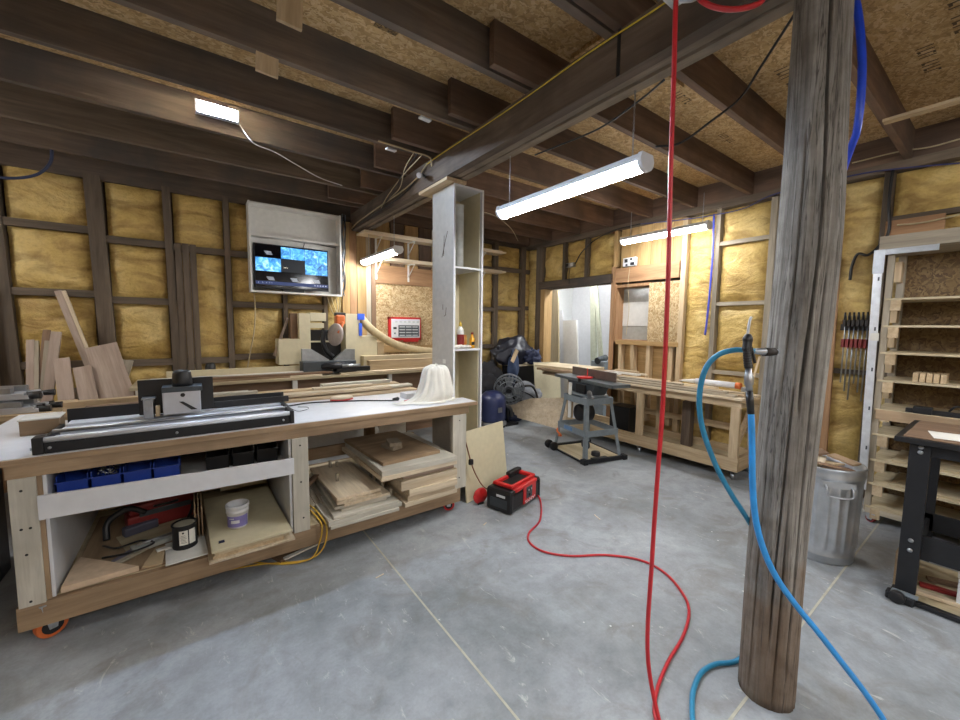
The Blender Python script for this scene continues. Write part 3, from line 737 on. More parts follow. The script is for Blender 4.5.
# ---- right bay: two stacks of boards
gs = 'boards stacked in the right bay'
def pile(lst, xc, z0, group, side):
    z = z0
    for i, (x0, x1, y0, d, th, rz, m, lb) in enumerate(lst):
        flat('stacked_board', lb, (x0+x1)/2, y0+d/2, x1-x0, d, z, th, m, rz, group=group); z += th+.0004
    return z
Lst = [(.70, 1.20, 2.66, .9, .022, .0, W_whit('X'), 'lowest white-edged board of the left stack in the right bay'),
       (.68, 1.22, 2.67, .88, .030, .02, W_whit('X'), 'thick white board second from bottom in the left stack'),
       (.74, 1.21, 2.68, .86, .018, -.03, W_whit('X'), 'white board third from bottom in the left stack'),
       (.78, 1.12, 2.74, .78, .02, .04, W_whit('X'), 'short white board fourth from bottom in the left stack'),
       (.76, 1.17, 2.74, .8, .02, -.02, W_whit('X'), 'white board fifth from bottom in the left stack'),
       (.80, 1.14, 2.72, .8, .018, .03, W_pale('Y'), 'pale board sixth from bottom in the left stack'),
       (.78, 1.10, 2.72, .78, .022, -.04, W_pale('Y'), 'pale board seventh from bottom in the left stack'),
       (.76, 1.08, 2.74, .74, .02, .02, W_pale('Y'), 'topmost pale board of the left stack, pegs on it')]
zl = pile(Lst, 0, ZS, gs+', left stack', 0)
Rst = [(1.24, 1.72, 2.68, .9, .034, .03, W_pale('X'), 'lowest pale board of the right stack under the bench end'),
       (1.28, 1.71, 2.69, .88, .044, .01, W_pale('X'), 'board second from bottom in the right stack'),
       (1.30, 1.73, 2.67, .85, .05, -.02, W_pale('X'), 'thick white-edged board third from bottom in the right stack'),
       (1.22, 1.73, 2.69, .85, .075, .02, W_pale('X'), 'thickest pale board in the right stack'),
       (1.26, 1.72, 2.72, .85, .04, .0, W_waln('X'), 'brown board above the thick pale one in the right stack'),
       (1.06, 1.72, 2.68, .9, .034, .02, W_pale('X'), 'wide pale board sixth from bottom in the right stack'),
       (1.08, 1.73, 2.68, .9, .04, -.01, W_whit('X'), 'wide white framed board near the top of the right stack'),
       (1.10, 1.62, 2.80, .8, .026, .06, W_bench('X'), 'brown plywood board topmost in the right stack')]
zr = pile(Rst, 0, ZS, gs+', right stack', 0)
for k in range(2): flat('wood_block', ('small wood block lying on top of the right stack', 'second wood block crossing the first on the right stack')[k], 1.33+k*.02, 3.10, .1, .16, zr+k*.0305, .03, W_grey('Y'), .3-.5*k, 'block')
for k, (x, y, h, lb) in enumerate(((.90, 3.40, .06, 'wooden peg at the far left behind the left stack'), (.95, 3.38, .05, 'wooden peg beside the far left one'), (1.155, 3.13, .06, 'tall wooden peg on the right edge of the left stack'), (1.155, 3.05, .06, 'wooden peg next to the tall one'), (1.155, 2.88, .05, 'short wooden peg lower on the left stack'), (1.192, 2.80, .05, 'wooden peg nearest the front of the left stack'), (.86, 3.06, .06, 'slanted wooden peg in the middle of the left stack'))):
    zz = {0: ZS+.02, 1: ZS+.02}.get(k, zl if x < 1.0 else ZS+.1125 if x < 1.17 else ZS+.0715)
    if k in (0, 1): zz = zl
    o = MB().cyl((0, 0, 0), (0, 0, h), .012, None, 12).build('peg', W_grey('Z')); o.location = (x, min(y, 3.55), zz); tag(o, lb, 'peg', 'wooden pegs on the left stack')
for k in range(6):
    board('moulding_strip', ('grooved moulding strip leaning left of the left stack, nearest the stack', 'grooved moulding strip second from the left stack', 'grooved moulding strip third from the left stack', 'grooved moulding strip fourth from the left stack, lower', 'grooved moulding strip fifth from the left stack', 'grooved moulding strip nearest the white leg')[k], 'strip',
          (.745-(k % 3)*.04, 2.90+.02*k, ZS+.012+.026*(k//3)+.0*k), (.70-(k % 3)*.035, 3.55, ZS+.12+.026*(k//3)), .035, .018, W_grey('X'), group='moulding strips in the right bay')
t = thing('bar_clamp', 'wooden hand clamp lying behind the white leg in the right bay', 'clamp', (.70, 3.2, ZS+.15), .9)
MB().box((-.16, -.02, 0), (.1, .02, .03)).build('jaw', W_brown('X'), t, .003, local=True); MB().cyl((-.06, 0, .03), (.03, .05, .22), .009).build('handle', W_pine('Z'), t, local=True); MB().cyl((-.15, .0, .015), (.02, .1, .1), .006).build('screw', M_STEEL, t, local=True)
o = MB().box((0, -.12, -.006), (.80, .12, .006)).build('white_sheet', M_WHITEP); o.location = (.72, 3.80, .46); o.rotation_euler = (.75, 0, .01); tag(o, 'white panel lying tilted under the tabletop behind the stacks', 'panel')
tag(sbox('white_sheet', (1.42, 3.6, .21), (1.70, 3.615, .83), M_WHITEP), 'white panel standing upright behind the right stack', 'panel')
tag(sbox('brown_sheet', (1.30, 4.1, .05), (1.95, 4.12, .8), W_brown('X')), 'brown panel standing behind the bench right end', 'panel')

# ---- things on the bench
# sliding cutting machine
ma = thing('panel_cutter', 'black and silver sliding rail cutter with a motor carriage on the bench', 'machine', (-.07, 3.1, BT))
z = BT
MB().box((-.62, 2.79, z+.001), (.49, 2.83, z+.055)).build('front_rail', M_BLACKM, ma, .003)
MB().cyl((-.655, 2.80, z+.068), (.49, 2.80, z+.068), .014).build('guide_rod', plain('silver_paint', 'd2d6de', .3, .15, wear=.04), ma)
MB().box((-.60, 2.87, z+.001), (.49, 2.92, z+.05)).build('inner_rail', M_BLACKM, ma, .003)
MB().box((-.60, 2.865, z+.05), (.49, 2.90, z+.066)).build('bed_strip', plain('silver_paint', 'd2d6de', .3, .15, wear=.04), ma, .003)
MB().box((-.60, 2.98, z+.001), (.50, 3.06, z+.075)).build('bed', plain('silver_paint', 'd2d6de', .3, .15, wear=.04), ma, .004)
MB().box((-.60, 3.075, z+.001), (.50, 3.10, z+.06)).build('slot', M_BLACK, ma)
MB().box((-.60, 3.115, z+.001), (.50, 3.22, z+.08)).build('bed', plain('silver_paint', 'd2d6de', .3, .15, wear=.04), ma, .004)
MB().cyl((-.62, 2.95, z+.078), (.5, 2.95, z+.078), .010).build('guide_rod', M_STEEL, ma)
MB().box((-.64, 3.36, z+.001), (.55, 3.375, z+.125)).build('rear_fence', M_BLACK, ma, .003)
MB().box((-.66, 2.783, z+.001), (-.62, 2.86, z+.085)).build('end_plate', M_BLACK, ma, .004)
MB().box((.49, 2.783, z+.001), (.515, 3.30, z+.085)).build('end_plate', M_BLACK, ma, .004)
MB().box((-.66, 2.86, z+.001), (-.64, 3.3, z+.05)).build('end_plate', M_BLACK, ma, .004)
bt = MB()
for x, y in ((-.665, 2.80), (-.665, 2.83), (-.6, 2.786), (-.1, 2.786), (.45, 2.786)): bt.lathe([(.001, -.004), (.007, -.003), (.007, .003), (.001, .004)], (x, y, z+.03), 10, 'X' if x < -.64 else 'Y')
bt.build('bolt', M_STEEL, ma)
MB().box((-.29, 3.14, z+.085), (.09, 3.155, z+.30)).build('gantry_plate', M_BLACK, ma, .003)
MB().box((-.17, 3.02, z+.09), (.02, 3.135, z+.26)).build('carriage', M_ALU, ma, .008)
MB().box((-.172, 3.015, z+.23), (.03, 3.14, z+.262)).build('carriage_cap', M_DGREY, ma, .004)
MB().lathe([(.052, .262), (.052, .29), (.047, .34), (.042, .355), (.034, .358), (.03, .35)], (-.07, 3.07, z), 24).build('motor_cap', M_BLACK, ma)
MB().cyl((-.07, 3.018, z+.21), (-.07, 3.012, z+.21), .012, None, 14).build('knob', M_BLACK, ma)
MB().hexa([(-.09, 3.016, z+.17), (-.07, 3.016, z+.17), (.0, 3.016, z+.115), (-.03, 3.016, z+.115), (-.09, 3.01, z+.17), (-.07, 3.01, z+.17), (.0, 3.01, z+.115), (-.03, 3.01, z+.115)]).build('lever', M_BLACK, ma)
br = MB(); br.box((-.26, 3.03, z+.08), (-.215, 3.13, z+.19)); br.box((-.27, 3.05, z+.19), (-.205, 3.13, z+.20)); br.cyl((-.238, 3.02, z+.14), (-.238, 3.05, z+.14), .015)
br.build('bracket', M_STEEL, ma, .002)
MB().box((-.205, 3.04, z+.085), (-.185, 3.08, z+.15)).build('guide_block', W_pine('Z'), ma, .002)
MB().box((.09, 3.16, z+.082), (.55, 3.175, z+.125)).build('rear_plate', M_BLACK, ma, .003)
# wooden drawer-like box at left
t = thing('wood_box', 'small wooden box with a white top at the left end of the bench', 'box', (-.74, 3.36, BT+.0005), .05)
MB().box((-.085, -.06, 0), (.075, .1, .085)).build('body', W_bench('X'), t, .003, local=True); MB().box((-.09, -.065, .085), (.08, .105, .093)).build('lid', M_WHITEP, t, .002, local=True)
# tapes, cord, cloth
cord('flexible_cord', 'black cord with a plug lying across the white tabletop', 'cord', [(.50, 3.30, BT+.09), (.56, 3.30, BT+.03), (.60, 3.38, BT+.007), (.75, 3.42, BT+.007), (.95, 3.36, BT+.007), (1.15, 3.28, BT+.007), (1.28, 3.20, BT+.007), (1.37, 3.15, BT+.007)], .0055, M_BLACK)
t = thing('plug', 'black plug at the end of the cord on the tabletop', 'plug', (1.385, 3.145, BT), .2)
MB().cyl((-.02, 0, .017), (.03, 0, .017), .012, .017).build('body', M_BLACK, t, local=True); MB().box((.03, -.008, .012), (.045, .008, .018)).build('prong', M_STEEL, t, local=True)
cord('thin_wire', 'thin dark wire looped on the tabletop beside the machine end', 'wire', [(.52, 3.2, BT+.06), (.60, 3.15, BT+.006), (.68, 3.18, BT+.004), (.70, 3.26, BT+.004), (.64, 3.31, BT+.004)], .002, M_BLACK)
t = thing('marking_knife', 'orange-handled knife lying beside the white cloth', 'knife', (1.49, 3.07, BT), .5)
MB().box((-.07, -.012, .0), (.03, .012, .018)).build('handle', M_RED, t, .004, local=True); MB().hexa([(.03, -.009, .006), (.08, .004, .006), (.08, .009, .006), (.03, .009, .006), (.03, -.009, .009), (.08, .004, .009), (.08, .009, .009), (.03, .009, .009)]).build('blade', M_STEEL, t, local=True)
def cloth():
    b = MB(); seg = 96; rings = []; prof = [(0.0, .305), (.05, .305), (.085, .298), (.105, .27), (.118, .2), (.135, .12), (.155, .05), (.18, .012), (.23, .006), (.27, .004)]
    for j, (r, h) in enumerate(prof):
        ring = []
        for k in range(seg):
            a = 2*PI*k/seg; t = j/(len(prof)-1)
            fold = 1.35*(mnoise.noise((math.cos(a)*2.2, math.sin(a)*2.2, h*2)) *.35 + .22*math.sin(a*11+2*mnoise.noise((a, h*4, 3))))*min(1, t*1.4)*.32
            rr = r*(1+fold*(1 if j < 8 else 1.2)); stretch = 1.25 if math.cos(a) < 0 else .64
            rr *= 1+.10*mnoise.fractal((math.cos(a)*5, math.sin(a)*5, h*16+j*.3), 1, 2, 4)*min(1, t*3)*1.6; hh = h+(.03*mnoise.noise((math.cos(a)*3, math.sin(a)*3, 7)) if j < 6 else .006*abs(mnoise.noise((a*3, r*9, 1))))
            ring.append(b.bm.verts.new((rr*math.cos(a)*(stretch if j > 6 else 1), rr*math.sin(a)*(.55 if j > 6 else .9), max(hh, .003))))
        rings.append(ring)
    for p, q in zip(rings, rings[1:]):
        for k in range(seg):
            if (p[k].co-p[(k+1) % seg].co).length < 1e-6:
                f = b.bm.faces.new((p[k], q[(k+1) % seg], q[k])) if False else b.bm.faces.new((p[k], p[(k+1) % seg], q[(k+1) % seg], q[k]))
            else: f = b.bm.faces.new((p[k], p[(k+1) % seg], q[(k+1) % seg], q[k]))
            f.smooth = True
    o = b.build('draped_cloth', M_CLOTH); o.location = (1.70, 3.0, BT)
    o.scale = (1.12, 1.05, 1.0)
    o.modifiers.new('sub', 'SUBSURF').render_levels = 1
    return tag(o, 'white cloth draped in folds over something on the bench corner', 'cloth')
cloth()
t = MB().lathe([(.02, .0), (.07, .0), (.07, .23), (.05, .25), (.02, .25)], seg=24).build('covered_tin', M_GALV); t.location = (1.70, 3.0, BT+.001); tag(t, 'round tin hidden under the draped white cloth', 'tin')
tag(MB().box((0, 0, 0), (.2, .14, .05)).build('white_box', M_WHITE, None, .004), 'flat white box half under the cloth on its left side', 'box').location = (1.50, 3.16, BT)
# long boards at the back of the tabletop
gl = 'boards lying along the back of the tabletop'
LB = [(.05, 1.80, 3.60, .14, BT+.001, .022, W_pine, 'long pale board lying nearest the front of the tabletop pile'),
      (.30, 1.80, 3.76, .14, BT+.001, .03, W_pale, 'long board behind the front one in the tabletop pile'),
      (-.1, 1.78, 3.92, .14, BT+.001, .028, W_pine, 'rear bottom board of the tabletop pile'),
      (.25, 1.55, 3.66, .12, BT+.0335, .025, W_pale, 'pale board on the second layer, front, of the tabletop pile'),
      (.10, 1.70, 3.82, .12, BT+.0335, .03, W_pine, 'tan board on the second layer, back, of the tabletop pile'),
      (.95, 1.62, 3.84, .09, BT+.064, .03, W_whit, 'short thick white-grey moulding topmost on the pile'),
      (.85, 1.4, 3.74, .08, BT+.064, .016, W_pale, 'short thin pale strip topmost on the pile'),
      (-.05, .42, 3.80, .05, BT+.064, .022, W_whit, 'short white strip topmost at the left of the pile'),
      (.0, .36, 3.87, .05, BT+.064, .018, W_whit, 'second short white strip at the left of the pile'),
      (1.55, 1.80, 3.70, .1, BT+.0335, .02, W_whit, 'white-painted end piece near the cloth on the pile')]
for (x0, x1, y, wd, z_, th, m, lb) in LB:
    o = board('lumber', lb, 'board', (x0, y, z_+th/2), (x1, y, z_+th/2), wd, th, m('X'), group=gl)
for k, (x0, x1, y) in enumerate(((-.66, -.30, 3.50), (-.6, -.28, 3.6), (-.72, -.2, 3.72))):
    board('lumber', ('pale strip behind the black fence at the left end of the tabletop', 'brown-edged strip behind the fence at left', 'long pale strip furthest behind the fence at left')[k], 'board', (x0, y, BT+.036+.012*k), (x1, y+.02, BT+.036+.012*k), .07, .07+.024*k, W_pine('X') if k != 1 else W_brown('X'), group=gl)
t = thing('sanding_pad', 'oval pale sanding block with a red edge lying on the tabletop', 'sanding block', (1.02, 3.44, BT))
MB().lathe([(.09, .012), (.1, .016), (.092, .03), (.05, .042), (.01, .044)], seg=24, fn=lambda a, h: 1-.45*abs(math.sin(a))).build('body', W_pale('X'), t, local=True)
MB().lathe([(.088, 0), (.1, .003), (.1, .011), (.088, .012)], seg=24, fn=lambda a, h: 1-.45*abs(math.sin(a))).build('pad', M_RED, t, local=True)
# under the bench: yellow cord and scraps on the floor
cord('extension_cord', 'yellow extension cord hanging from the bay down to the floor', 'cord', [(.60, 2.90, .30), (.62, 2.78, .30), (.66, 2.735, .22), (.64, 2.735, .10), (.58, 2.72, .02), (.42, 2.78, .008), (.2, 2.95, .008), (-.05, 3.0, .008), (-.25, 3.05, .008)], .0055, M_YEL)
cord('extension_cord', 'second strand of yellow cord beside the first, looping to the floor', 'cord', [(.61, 2.92, .32), (.64, 2.775, .31), (.69, 2.73, .2), (.66, 2.728, .06), (.55, 2.74, .008), (.3, 2.86, .008), (.1, 2.92, .008)], .0055, M_YEL)
flat('plank_offcut', 'brown plank offcut lying on the floor under the bench', .55, 2.93, .36, .14, .0015, .02, W_brown('X'), .35, 'offcut')
flat('plank_offcut', 'white-edged strip on the floor under the bench by the yellow cord', .62, 2.86, .4, .03, .0225, .012, M_WHITEP, .3, 'offcut')
flat('plank_offcut', 'dark strip lying far under the bench', .28, 3.1, .4, .05, .0015, .015, W_brown('X'), .1, 'offcut')
# ---------------------------------------------------------------- tall bookcase boxed round under the beam
bc = thing('bookcase', 'tall narrow white bookcase with open shelves standing under the beam', 'bookcase', (2.03, 3.2, 0))
x0, x1, y0, y1, zt = 1.885, 2.205, 3.005, 3.385, 2.84
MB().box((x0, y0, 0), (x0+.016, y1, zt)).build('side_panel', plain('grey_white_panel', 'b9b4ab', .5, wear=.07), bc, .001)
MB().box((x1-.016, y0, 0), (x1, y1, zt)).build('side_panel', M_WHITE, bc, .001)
MB().box((x0+.016, y1-.012, 0), (x1-.016, y1, zt)).build('back_panel', M_BEIGE, bc)
MB().box((x0+.016, y0, zt-.016), (x1-.016, y1-.012, zt)).build('top_panel', M_WHITE, bc, .001)
for z in (.12, 1.375, 2.115): MB().box((x0+.016, y0+.001, z), (x1-.016, y1-.012, z+.018)).build('shelf', M_WHITE, bc, .001)
MB().box((x0+.016, y0+.03, .138), (x0+.03, y1-.012, zt-.016)).build('lining', M_BEIGE, bc); MB().box((x1-.022, y0+.03, .138), (x1-.016, y1-.012, zt-.016)).build('lining', M_BEIGE, bc)
tr = MB(); tr.box((x0-.002, y0-.006, 0), (x0+.018, y0, zt)).box((x1-.018, y0-.006, 0), (x1+.002, y0, zt)).box((x0+.018, y0-.006, zt-.018), (x1-.018, y0, zt)).build('face_frame', M_WHITE, bc, .001)
mk = MB()
for (z, pts) in ((2.35, ((.10, .10), (.14, .02), (.18, -.08), (.20, -.12))), (2.3, ((.16, .12), (.17, -.06))), (1.75, ((.12, .02), (.13, -.05), (.16, -.06))), (1.77, ((.18, .03), (.18, -.02)))):
    mk.tube([(x0-.001, y0+p, z+q) for p, q in pts], .003, 5)
mk.build('pencil_mark', plain('pencil', '5d4b40', .8), bc)
for k, (zz, lb) in enumerate(((1.25, 'paper tag'),)): sbox('paper_tag', (x0-.001, y0+.13, zz), (x0, y0+.18, zz+.04), M_PAPER, bc)
b = MB().lathe([(.045, 0), (.045, .55), (.048, .55), (.048, .56), (.02, .565)], seg=28).build('tube', plain('clear_tube', 'c9ccc8', .15)); b.location = (2.0, 3.10, 2.1345); tag(b, 'tall clear plastic tube standing on the upper bookcase shelf', 'tube')
zs = 1.3935
t = thing('glue_bottle', 'white glue bottle with a red label on the bookcase shelf', 'bottle', (2.01, 3.08, zs))
MB().lathe([(.034, 0), (.036, .005), (.036, .15), (.03, .18), (.016, .195), (.014, .205)], seg=24).build('body', M_WHITEP, t, local=True)
lb = MB(); lb.use(M_REDD); wrap(lb, .0364, -3.1, 0, .03, .13, 18); lb.build('label', None, t, local=True)
MB().lathe([(.015, .205), (.014, .225), (.005, .245), (.004, .25)], seg=14).build('cap', plain('yellow_cap', 'd9b84a', .4), t, local=True)
b = MB().lathe([(.03, 0), (.032, .004), (.032, .12), (.025, .125)], seg=20).build('jar', plain('amber', 'a8742f', .3)); b.location = (2.085, 3.14, zs); tag(b, 'amber jar between the glue bottle and the yellow bottle', 'jar')
t = thing('spray_bottle', 'small yellow-orange bottle at the right of the bookcase shelf', 'bottle', (2.145, 3.08, zs))
MB().lathe([(.024, 0), (.025, .004), (.025, .09), (.014, .105), (.012, .13)], seg=18).build('body', plain('yellow_orange', 'd99a1e', .4), t, local=True); MB().cyl((0, 0, .13), (0, 0, .15), .014, .01, 12).build('cap', M_REDD, t, local=True)
lb = MB(); lb.use(M_BLACK); wrap(lb, .0254, -2.4, -.9, .03, .06, 8); lb.build('label', None, t, local=True)
for k in range(3):
    o = MB().blob((0, 0, .018), (.05, .03, .018), k, .5, 2.5, 2, 0.0).build('crumpled_tape', M_PAPER); o.location = (1.945+.055*k, 3.045, zs); tag(o, ('crumpled tape wad nearest the left panel on the bookcase shelf', 'crumpled tape wad below the glue bottle', 'crumpled tape wad in front of the amber jar')[k], 'tape', 'tape wads on the bookcase shelf')

# ---------------------------------------------------------------- screen in a white niche
tc = thing('screen_box', 'white open-fronted box on the wall holding the screen', 'cabinet', (1.1, 5.3, 1.98))
a0, a1, z0, z1, yf = .58, 1.665, 1.985, 3.06, 5.30
P2 = lambda mb, n, m=M_WHITEP: mb.build(n, m, tc, .002)
# depth 0.18 in front of the studs
k = (yf/5.5)
A0, A1, Z0, Z1 = a0*k, a1*k, 1.6+(z0-1.6)*k, 1.6+(z1-1.6)*k
P2(MB().box((A0, yf, Z0), (A0+.02, YB-.002, Z1)), 'side_panel'); P2(MB().box((A1-.02, yf, Z0), (A1, YB-.002, Z1)), 'side_panel')
P2(MB().box((A0+.02, yf, Z0), (A1-.02, YB-.002, Z0+.022)), 'bottom_panel'); P2(MB().box((A0+.02, yf+.02, Z1-.02), (A1-.02, YB-.002, Z1)), 'top_panel')
P2(MB().box((A0+.02, YB-.02, Z0+.022), (A1-.02, YB-.003, Z1-.02)), 'back_panel'); P2(MB().box((A0+.02, yf+.06, Z0+.66), (A1-.02, YB-.02, Z0+.685)), 'shelf')
tv = thing('television', 'flat screen showing bright blue camera pictures in a grid, inside the white box', 'television', ((A0+A1)/2-.06, yf+.05, Z0+.024))
cx, zb = (A0+A1)/2-.06, Z0+.024
W, H = .84, .52
MB().box((cx-W/2, yf+.03, zb+.03), (cx+W/2, yf+.07, zb+.03+H)).build('frame', M_BLACK, tv, .004)
MB().box((cx-.12, yf+.02, zb), (cx+.12, yf+.1, zb+.03)).build('stand', M_BLACK, tv, .004)
MB().box((cx-W/2+.012, yf+.0275, zb+.05), (cx+W/2-.012, yf+.0295, zb+.02+H)).build('screen', plain('screen_black', '0b0b10', .12), tv)
def cam_mat():
    m, nt, b = new_mat('camera_picture')
    v = coords(nt, (1, 1, 1)); n = noise(nt, v, 14, 6, .7, 1.0); n2 = noise(nt, v, 5, 3)
    c = ramp(nt, n, [(.3, '18304a'), (.45, '2f6fae'), (.55, '63b0e2'), (.68, 'd6efff')])
    c = mixc(nt, c, '2b8fd8', ramp(nt, n2, [(.45, (0, 0, 0)), (.7, (.6, .6, .6))]))
    nt.links.new(c, b.inputs['Emission Color']); b.inputs['Emission Strength'].default_value = .75
    b.inputs['Base Color'].default_value = (.01, .01, .01, 1); return m
M_CAMP = cam_mat()
sw_, sh_ = W-.024, H-.03; sx, sz = cx-W/2+.012, zb+.05
def tile(u0, u1, v0, v1, nm='picture_tile', m=None): MB().box((sx+sw_*u0, yf+.0265, sz+sh_*(1-v1)), (sx+sw_*u1, yf+.0272, sz+sh_*(1-v0))).build(nm, m or M_CAMP, tv)
tile(.34, .665, .02, .30); tile(.67, .995, .02, .64); tile(.005, .335, .31, .63); tile(.34, .66, .31, .62, 'picture_tile', emit('dark_picture', '14171c', .4))
for (u, v) in ((.12, .15), (.14, .76), (.46, .76), (.78, .76)):
    for q in range(3): tile(u+.012*q, u+.09+.008*q, v+.03*q, v+.022+.03*q, 'caption_mark', emit('caption', '8f949c', .25))
tile(.0, .999, .87, .95, 'menu_bar', emit('menu_bar', '1d2745', .7))
for u in (.03, .08, .13, .17, .2, .8, .84, .88, .92, .96): tile(u, u+.014, .895, .92, 'menu_icon', emit('menu_icon', 'c6cad2', .6))
tile(.37, .43, .5, .53, 'painted_glint', emit('painted_glint', 'fff2d8', .8))  # reflection on the screen painted as a small glowing tile
cord('cable', 'thin cable arching over the top of the screen', 'cable', [(cx+.12, yf+.09, zb+H-.02), (cx+.15, yf+.11, zb+H+.08), (cx+.2, yf+.14, zb+H+.12), (A1-.03, yf+.14, zb+H+.1)], .005, M_BLACK)
cord('cable', 'white cable hanging down from the screen box left corner to the saw bench', 'cable', [(.60, 5.40, 1.98), (.61, 5.44, 1.75), (.59, 5.45, 1.5), (.54, 5.44, 1.25), (.50, 5.42, 1.05)], .007, M_CREAM)
for k, (dx, lb) in enumerate(((0, 'white cable looping under the screen box right end'), (.05, 'second white cable loop under the screen box right end'))):
    cord('cable', lb, 'cable', [(1.42+dx, 5.36, 1.99), (1.45+dx, 5.33, 1.85), (1.5+dx, 5.33, 1.74), (1.55+dx*.6, 5.34, 1.80), (1.54+dx, 5.36, 1.97)], .006, M_CREAM)
for k in range(9):
    x = A1+.02+.012*(k % 4); y = 5.33+.03*(k//4); pts = []
    for j in range(10):
        z = 3.04-(1.1-.04*k)*j/9; pts.append((x+.05*mnoise.noise((k*3.1, z*4, 1)), y+.03*mnoise.noise((k*3.1, z*4, 5)), z))
    cord('cable', 'dark cable in the tangle hanging between the screen box and the beam end', 'cable', pts, .005, (M_DGREY, M_GREY, M_BLACK)[k % 3], 5, 6, 'cables beside the screen box')

# ---------------------------------------------------------------- saw bench along the back wall
sb = thing('saw_bench', 'long bench along the back wall under the saw and lumber', 'workbench', (1.3, 5.1, 0))
yb0, yb1, zb_ = 4.78, 5.46, 1.0
MB().box((-.50, yb0, zb_-.03), (3.2, yb1, zb_)).build('top', W_ply('X'), sb, .002)
MB().box((-.48, yb0+.10, .62), (3.18, yb0+.12, zb_-.032)).build('front_panel', W_brown('X'), sb)
for x in (-.46, .88, 2.02, 3.1): MB().box((x, yb0+.01, 0), (x+.05, yb0+.06, zb_-.03)).build('leg', M_WHITEP, sb, .002)
MB().box((-.48, yb1-.05, 0), (3.18, yb1-.01, zb_-.03)).build('back_frame', W_brown('X'), sb)
MB().box((.94, yb0+.02, .1), (2.0, yb0+.03, .6)).build('cloth_front', M_BLACK, sb)
MB().box((.95, yb1-.09, zb_), (3.1, yb1-.01, zb_+.025)).build('back_rail', W_ply('X'), sb)
# saw enclosure
sh = thing('saw_hood', 'stepped cream box enclosure round the mitre saw', 'enclosure', (1.35, 5.3, zb_))
yh = 5.20; S = lambda px, py: PY(px, py, yh)
def slab(name, px0, px1, py0, py1, m, ya=yh, yb_=5.44):
    p = PY(px0, py1, ya); q = PY(px1, py0, ya)
    return MB().box((p.x, ya, max(p.z, zb_+.001)), (q.x, yb_, q.z)).build(name, m, sh, .002)
slab('step_box', 279.3, 300, 339, 365, M_BEIGE); slab('side_box', 300.3, 310, 313.5, 365, M_BEIGE); slab('top_panel', 310.3, 326, 313, 321, M_BEIGE, yh, 5.40); slab('drawer_front', 310.3, 324, 323, 328, M_BEIGE, yh, 5.4)
slab('side_box', 346.3, 360, 314, 365, M_BEIGE); slab('step_box', 360.3, 377, 336, 365, M_BEIGE); slab('post', 377.5, 384, 342, 365, M_MDF)
slab('back_panel', 310.3, 346, 330, 365, M_BLACK, 5.42, 5.44); slab('shelf', 310.3, 330, 341, 342.5, M_BEIGE, 5.28, 5.41)
slab('edge_strip', 291, 300, 313.5, 339, W_brown('Z'), 5.3, 5.4)
# mitre saw
ms = thing('mitre_saw', 'mitre saw with grey fence, round blade guard and orange motor', 'saw', (1.35, 5.0, zb_))
Q = lambda px, py, y: PY(px, py, y)
c = Q(333, 333, 5.02)
MB().lathe([(.04, -.02), (.135, -.018), (.14, -.01), (.14, .01), (.135, .018), (.04, .02)], (0, 0, 0), 36, 'X').build('blade_guard', plain('guard_grey', 'a59a94', .45), ms, local=True)
g_ = ms.children[0]; g_.location = c-Vector(ms.location); g_.rotation_euler = (0, .12, .5); g_.scale = (1, .85, 1)
MB().lathe([(.03, -.004), (.125, -.002), (.125, .002), (.03, .004)], (0, 0, 0), 36, 'X').build('blade', M_STEEL, ms, local=True)
g2 = ms.children[-1]; g2.location = c-Vector(ms.location)+Vector((.03, .0, -.02)); g2.rotation_euler = (0, .12, .5)
p = Q(340, 319, 5.08)
mt = MB(); mt.box((p.x-.05, 5.05, p.z-.07), (p.x+.06, 5.17, p.z+.05)); mt.build('motor', M_ORG, ms, .02)
p2 = Q(340, 314, 5.12); MB().box((p2.x-.06, 5.10, p2.z-.03), (p2.x+.07, 5.18, p2.z+.02)).build('motor_cap', M_BLACK, ms, .01)
MB().tube(spline([Q(343, 322, 5.0), Q(341, 329, 4.96), Q(338, 333, 4.96)]), .016).build('handle', M_ORG, ms)
MB().tube(spline([Q(325, 330, 5.1), Q(323, 340, 5.1), Q(326, 350, 5.08), Q(333, 357, 5.05)]), .03).build('arm', M_BLACKM, ms)
p = Q(333, 362, 5.0); MB().lathe([(.16, 0), (.17, .01), (.17, .05), (.12, .07)], (p.x, 4.98, zb_+.07), 30).build('turntable', M_BLACKM, ms)
for (u0, u1, u2, v) in ((302, 311, 329, 1), (355, 346, 334, -1)):
    a = Q(u0, 349, 5.05); b2 = Q(u0, 361, 5.05); c2 = Q(u1, 349, 5.05); d2 = Q(u2, 359.5, 5.05); e2 = Q(u2, 361, 5.05)
    MB().prism([b2, a, c2, d2, e2], (0, .05, 0)).build('fence', M_STEEL, ms)
p = Q(302, 361, 4.98); q = Q(355, 361, 4.98); MB().box((p.x, 4.93, zb_+.002), (q.x, 5.12, Q(330, 360.5, 5.05).z)).build('base', M_DGREY, ms, .005)
p = Q(336, 366, 4.85); q = Q(370, 366, 4.85); MB().box((p.x, 4.83, zb_+.03), (q.x, 4.92, zb_+.085)).build('table_arm', M_BLACK, ms, .008)
MB().tube([Q(342, 366, 4.82), Q(360, 365, 4.82)], .02).build('lock_handle', M_STEEL, ms)
hs = thing('dust_hose', 'ribbed cream dust hose drooping from the saw enclosure to the right', 'hose', Q(362, 320, 5.2))
pts = spline([Q(361, 318, 5.25), Q(371, 329, 5.2), Q(385, 339, 5.2), Q(400, 346, 5.22), Q(418, 350, 5.25), Q(440, 352, 5.3)], 14)
MB().tube(pts, [.052+.004*(i % 2) for i in range(len(pts))], 16).build('tube', M_CREAM, hs)
